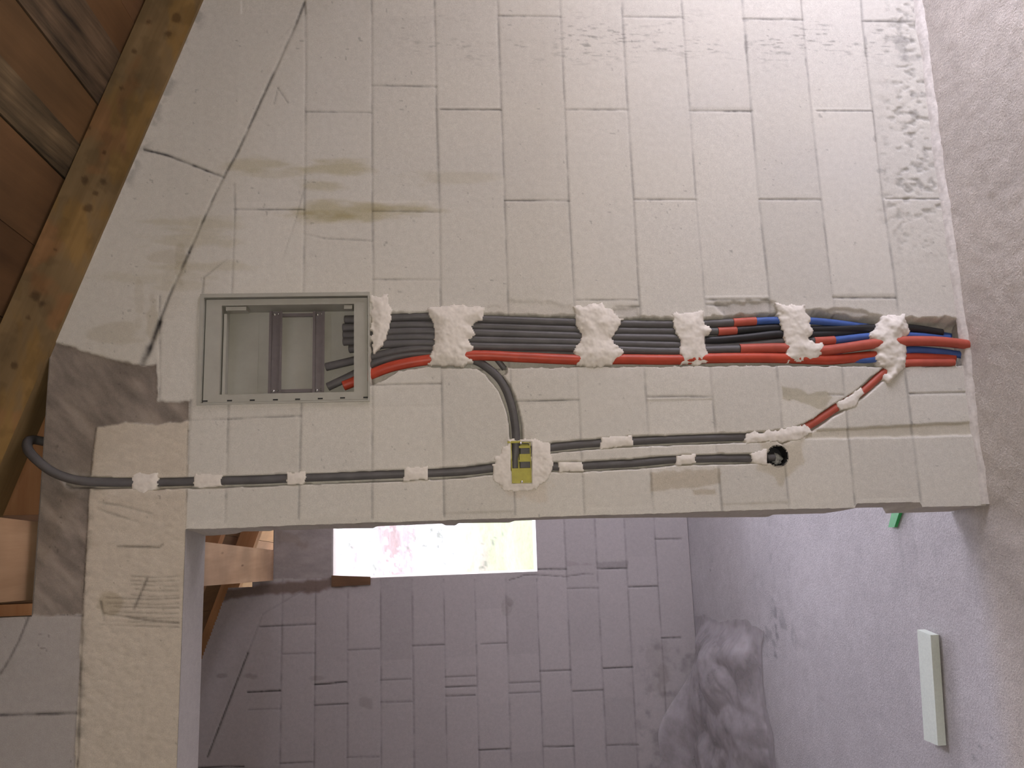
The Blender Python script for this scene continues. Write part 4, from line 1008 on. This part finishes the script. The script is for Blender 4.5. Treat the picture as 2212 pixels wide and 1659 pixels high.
# ------------------------------------------------------------------ yellow junction box, round wall box
def junction_box():
    x0, x1, z0, z1 = -.2325, -.1155, 1.3475, 1.4045
    root = setprops(empty('junction_box', ((x0 + x1) / 2, 0, z0)), 'small yellow junction box in gypsum with conduits entering it', 'junction box')
    def rect(pa, pb, y0, y1, mb, Y=0.0):
        a = P(*pa, Y); b = P(*pb, Y)
        mb.box(min(a[0], b[0]), max(a[0], b[0]), y0, y1, min(a[2], b[2]), max(a[2], b[2]))
    m = MB(); t = .0022
    m.box(x0, x1, .040, .042, z0, z1); m.box(x0, x0 + t, -.002, .040, z0, z1); m.box(x1 - t, x1, -.002, .040, z0, z1)
    m.box(x0, x1, -.002, .040, z0, z0 + t); m.box(x0, x1, -.002, .040, z1 - t, z1)
    m.box(x1 - .002, x1 + .0035, -.004, -.001, z0 + .028, z1 + .009)
    m.build('housing', MAT['yellow'], root, bevel=.0006)
    m = MB(); rect((1106, 1012), (1147, 1043), -.003, .002, m); m.build('cover_plate', MAT['yellow'], root, bevel=.001)
    m = MB(); rect((1122, 981), (1146, 996), -.001, .028, m); rect((1121, 963), (1146, 967.5), -.001, .028, m)
    rect((1118.5, 981), (1121.5, 1011), .004, .028, m); rect((1121, 994), (1146, 997), -.0015, .02, m)
    m.build('divider', MAT['yellow'], root, bevel=.001)
    for q in [(1124.5, 957.5), (1127, 1041)]:
        p = P(*q); m = MB(); m.cyl((p[0], 0, p[2]), (0, -1, 0), .0042, .0036, .0048, 14)
        m.build('screw', MAT['screw'], root, bevel=.0006, smooth=True)
    for yy in (974, 1003.5):
        p = P(1135, yy); m = MB(); m.box(p[0] - .0085, p[0] + .0085, .006, .026, p[2] - .014, p[2] + .014)
        m.build('conduit_inlet', MAT['grey_pipe'], root, bevel=.003)
junction_box()
def round_box():
    c = P(1680, 985); r = .0315
    root = setprops(empty('round_wall_box', (c[0], 0, c[2] - r)), 'round black flush wall box near the floor, half filled with gypsum', 'wall box')
    m = MB(); n = 40; V = []; Fc = []
    prof = [(r, -.001), (r + .0012, -.001), (r + .0012, .048), (0.0005, .048), (.0005, .045), (r - .001, .045), (r - .001, -.001)]
    for rr, y in prof:
        for k in range(n):
            a = 2 * math.pi * k / n; V.append((c[0] + rr * math.cos(a), y, c[2] + rr * math.sin(a)))
    for i in range(len(prof) - 1):
        for k in range(n):
            Fc.append((i * n + k, i * n + (k + 1) % n, (i + 1) * n + (k + 1) % n, (i + 1) * n + k))
    m.add(V, Fc); m.build('shell', MAT['black_pipe'], root)
    bm = bmesh.new(); bmesh.ops.create_icosphere(bm, subdivisions=4, radius=1.0)
    rr = random.Random(3)
    for v in bm.verts:
        q = v.co
        nz = float(fbm(np.array([q.x * 2.3 + 5]), np.array([q.z * 2.3 + q.y]), 601)[0]) - .5
        s = 1 + nz * .9
        v.co = Vector((c[0] - .006 + q.x * .017 * s, .036 + q.y * .012 * s, c[2] - .012 + q.z * .015 * s)) - root.location
    me = bpy.data.meshes.new('gypsum_fill'); bm.to_mesh(me); bm.free()
    me.polygons.foreach_set('use_smooth', [True] * len(me.polygons))
    o = link('gypsum_fill', me, MAT['fill'], root); o['label'] = 'greyish gypsum lump inside'
MAT['fill'] = mat_plain('dirty_gypsum', (0.36, 0.36, 0.35), 0.9, var=0.5, scale=90, bstr=0.4)
round_box()

# ------------------------------------------------------------------ things lying in the room beyond the door
def foam_strip():
    a0, b0 = G(1981, 1360, .03), G(2010, 1372, .03)
    a1, b1 = G(1996, 1598, .03), G(2026, 1611, .03)
    m = MB()
    m.hexa([(b0[0], b0[1], .002), (b1[0], b1[1], .002), (a1[0], a1[1], .002), (a0[0], a0[1], .002), (b0[0], b0[1], .03), (b1[0], b1[1], .03), (a1[0], a1[1], .03), (a0[0], a0[1], .03)])
    setprops(m.build('foam_strip', MAT['foam'], None, bevel=.002), 'pale greenish white foam strip lying on the floor beyond the doorway', 'strip')
foam_strip()
def green_strip():
    a, b, c, d = [G(*q, .012)[:2] for q in ((1925, 1111), (1943, 1111), (1932, 1139), (1918.6, 1139))]
    dr = (a + b - c - d); dr = dr / np.linalg.norm(dr) * .05
    a2, b2 = a + dr, b + dr
    m = MB()
    m.hexa([(*q, .001) for q in (a2, b2, c, d)] + [(*q, z) for q, z in ((a2, .015), (b2, .015), (c, .012), (d, .012))])
    setprops(m.build('plastic_wedge', MAT['green'], None, bevel=.0015), 'small bright green plastic wedge on the floor at the foot of the door jamb', 'wedge')
green_strip()
def film():
    us = np.linspace(0, 1, 170); vs = np.linspace(0, 1, 150)
    U, Vv = np.meshgrid(us, vs)
    X = -.985 - U * 1.7 + (Vv < 2) * (.06 * Vv + (fbm(Vv * 5, U * 0, 701) - .5) * .10 * (1 - U))
    Y = 3.085 - Vv * (1.20 + (fbm(U * 6, Vv * 0, 703) - .5) * .2)
    wallh = .30 * sstep(.12, .45, U)
    prof = wallh * np.exp(-Vv / .09) + (.10 + .06 * fbm(U * 4, Vv * 4, 705)) * np.sin(np.clip(Vv * 1.05, 0, 1) * math.pi) ** .7 * sstep(0, .15, U + .02)
    rid = np.abs(fbm(U * 5 + Vv * 2, Vv * 2.6 - U * 2, 707, 2) - .5) * 2
    rid2 = np.abs(fbm(U * 22 - Vv * 9, Vv * 16, 709, 2) - .5) * 2
    Z = prof + (.075 * (rid - .3) + .010 * (rid2 - .3)) * (.25 + np.sin(np.clip(Vv, 0, 1) * math.pi))
    edge = np.minimum(np.minimum(U / .08, 1), np.minimum((1 - Vv) / .08, 1))
    Z = np.maximum(Z * edge, .002 + .003 * rid2)
    Y = np.minimum(Y, 3.095)
    I = np.arange(U.size).reshape(U.shape)
    Q = np.stack([I[:-1, :-1], I[:-1, 1:], I[1:, 1:], I[1:, :-1]], -1).reshape(-1, 4)
    W = np.stack([X, Y, Z], -1).reshape(-1, 3); o = base_of(W)
    ob = link('plastic_sheet', fast_mesh('plastic_sheet', W - o, Q), MAT['film'], None, o)
    setprops(ob, 'crumpled translucent plastic sheet heaped on the floor against the far wall', 'plastic sheet')
film()

# ------------------------------------------------------------------ outdoors: slope seen through the far window, plus unseen bounce ground
def ground():
    xs = np.concatenate([np.linspace(-70, -16, 30), np.linspace(-15, 8, 290), np.linspace(10, 90, 40)]); ys = np.concatenate([np.linspace(4.5, 40, 40), np.linspace(40.5, 130, 260)])
    X, Y = np.meshgrid(xs, ys)
    Z = -3.0 + np.maximum(0, Y - 40) * .30 + (fbm(X * .3, Y * .3, 801) - .5) * .8
    V = np.stack([X, Y, Z], -1); x, y = project(V)
    n = fbm(X * .5, Y * .5, 803, 4); n2 = fbm(X * 1.6, Y * 1.6, 805, 3)
    grass = np.array([.070, .088, .036]); soil = np.array([.056, .037, .031]); sand = np.array([.098, .095, .092]); straw = np.array([.080, .072, .052])
    e = (Z - 1.56) / (Y + 2.27)                        # how high up the slope, as seen from the house
    f1_ = fbm(X * .8, e * 90, 811, 4); f2_ = fbm(X * 2.4, e * 240, 813, 3)
    col = np.ones(X.shape + (3,)) * sand
    def lay(c, m):
        nonlocal col
        col = col * (1 - m[..., None]) + np.array(c) * m[..., None]
    lay(grass, sstep(.005, -.02, e + (f1_ - .5) * .03) * .85)
    lay(straw, np.exp(-((e + .028) / .014) ** 2) * sstep(.40, .55, f1_))
    lay(soil, np.exp(-((e - .084) / .018) ** 4) * sstep(.34, .50, f1_ * .5 + f2_ * .5))
    lay(soil, np.exp(-((e - .058) / .010) ** 2) * sstep(.44, .56, f2_) * .85)
    lay(soil, np.exp(-((e - .126) / .008) ** 2) * sstep(.44, .58, f2_) * .7)
    lay([.03, .035, .02], sstep(.68, .74, f2_) * sstep(.5, .6, f1_) * .8)
    I = np.arange(X.size).reshape(X.shape)
    Q = np.stack([I[:-1, :-1], I[:-1, 1:], I[1:, 1:], I[1:, :-1]], -1).reshape(-1, 4)
    setprops(link('ground', fast_mesh('ground', V.reshape(-1, 3), Q, col.reshape(-1, 3)), MAT['ground']), kind='structure')
    m = MB(); m.box(2.3, 60, -60, 60, -3.2, -3.0)  # unseen ground beyond the right wall, added to bounce daylight into the openings
    setprops(m.build('bounce_yard', MAT['sidewall']), kind='structure')
ground()
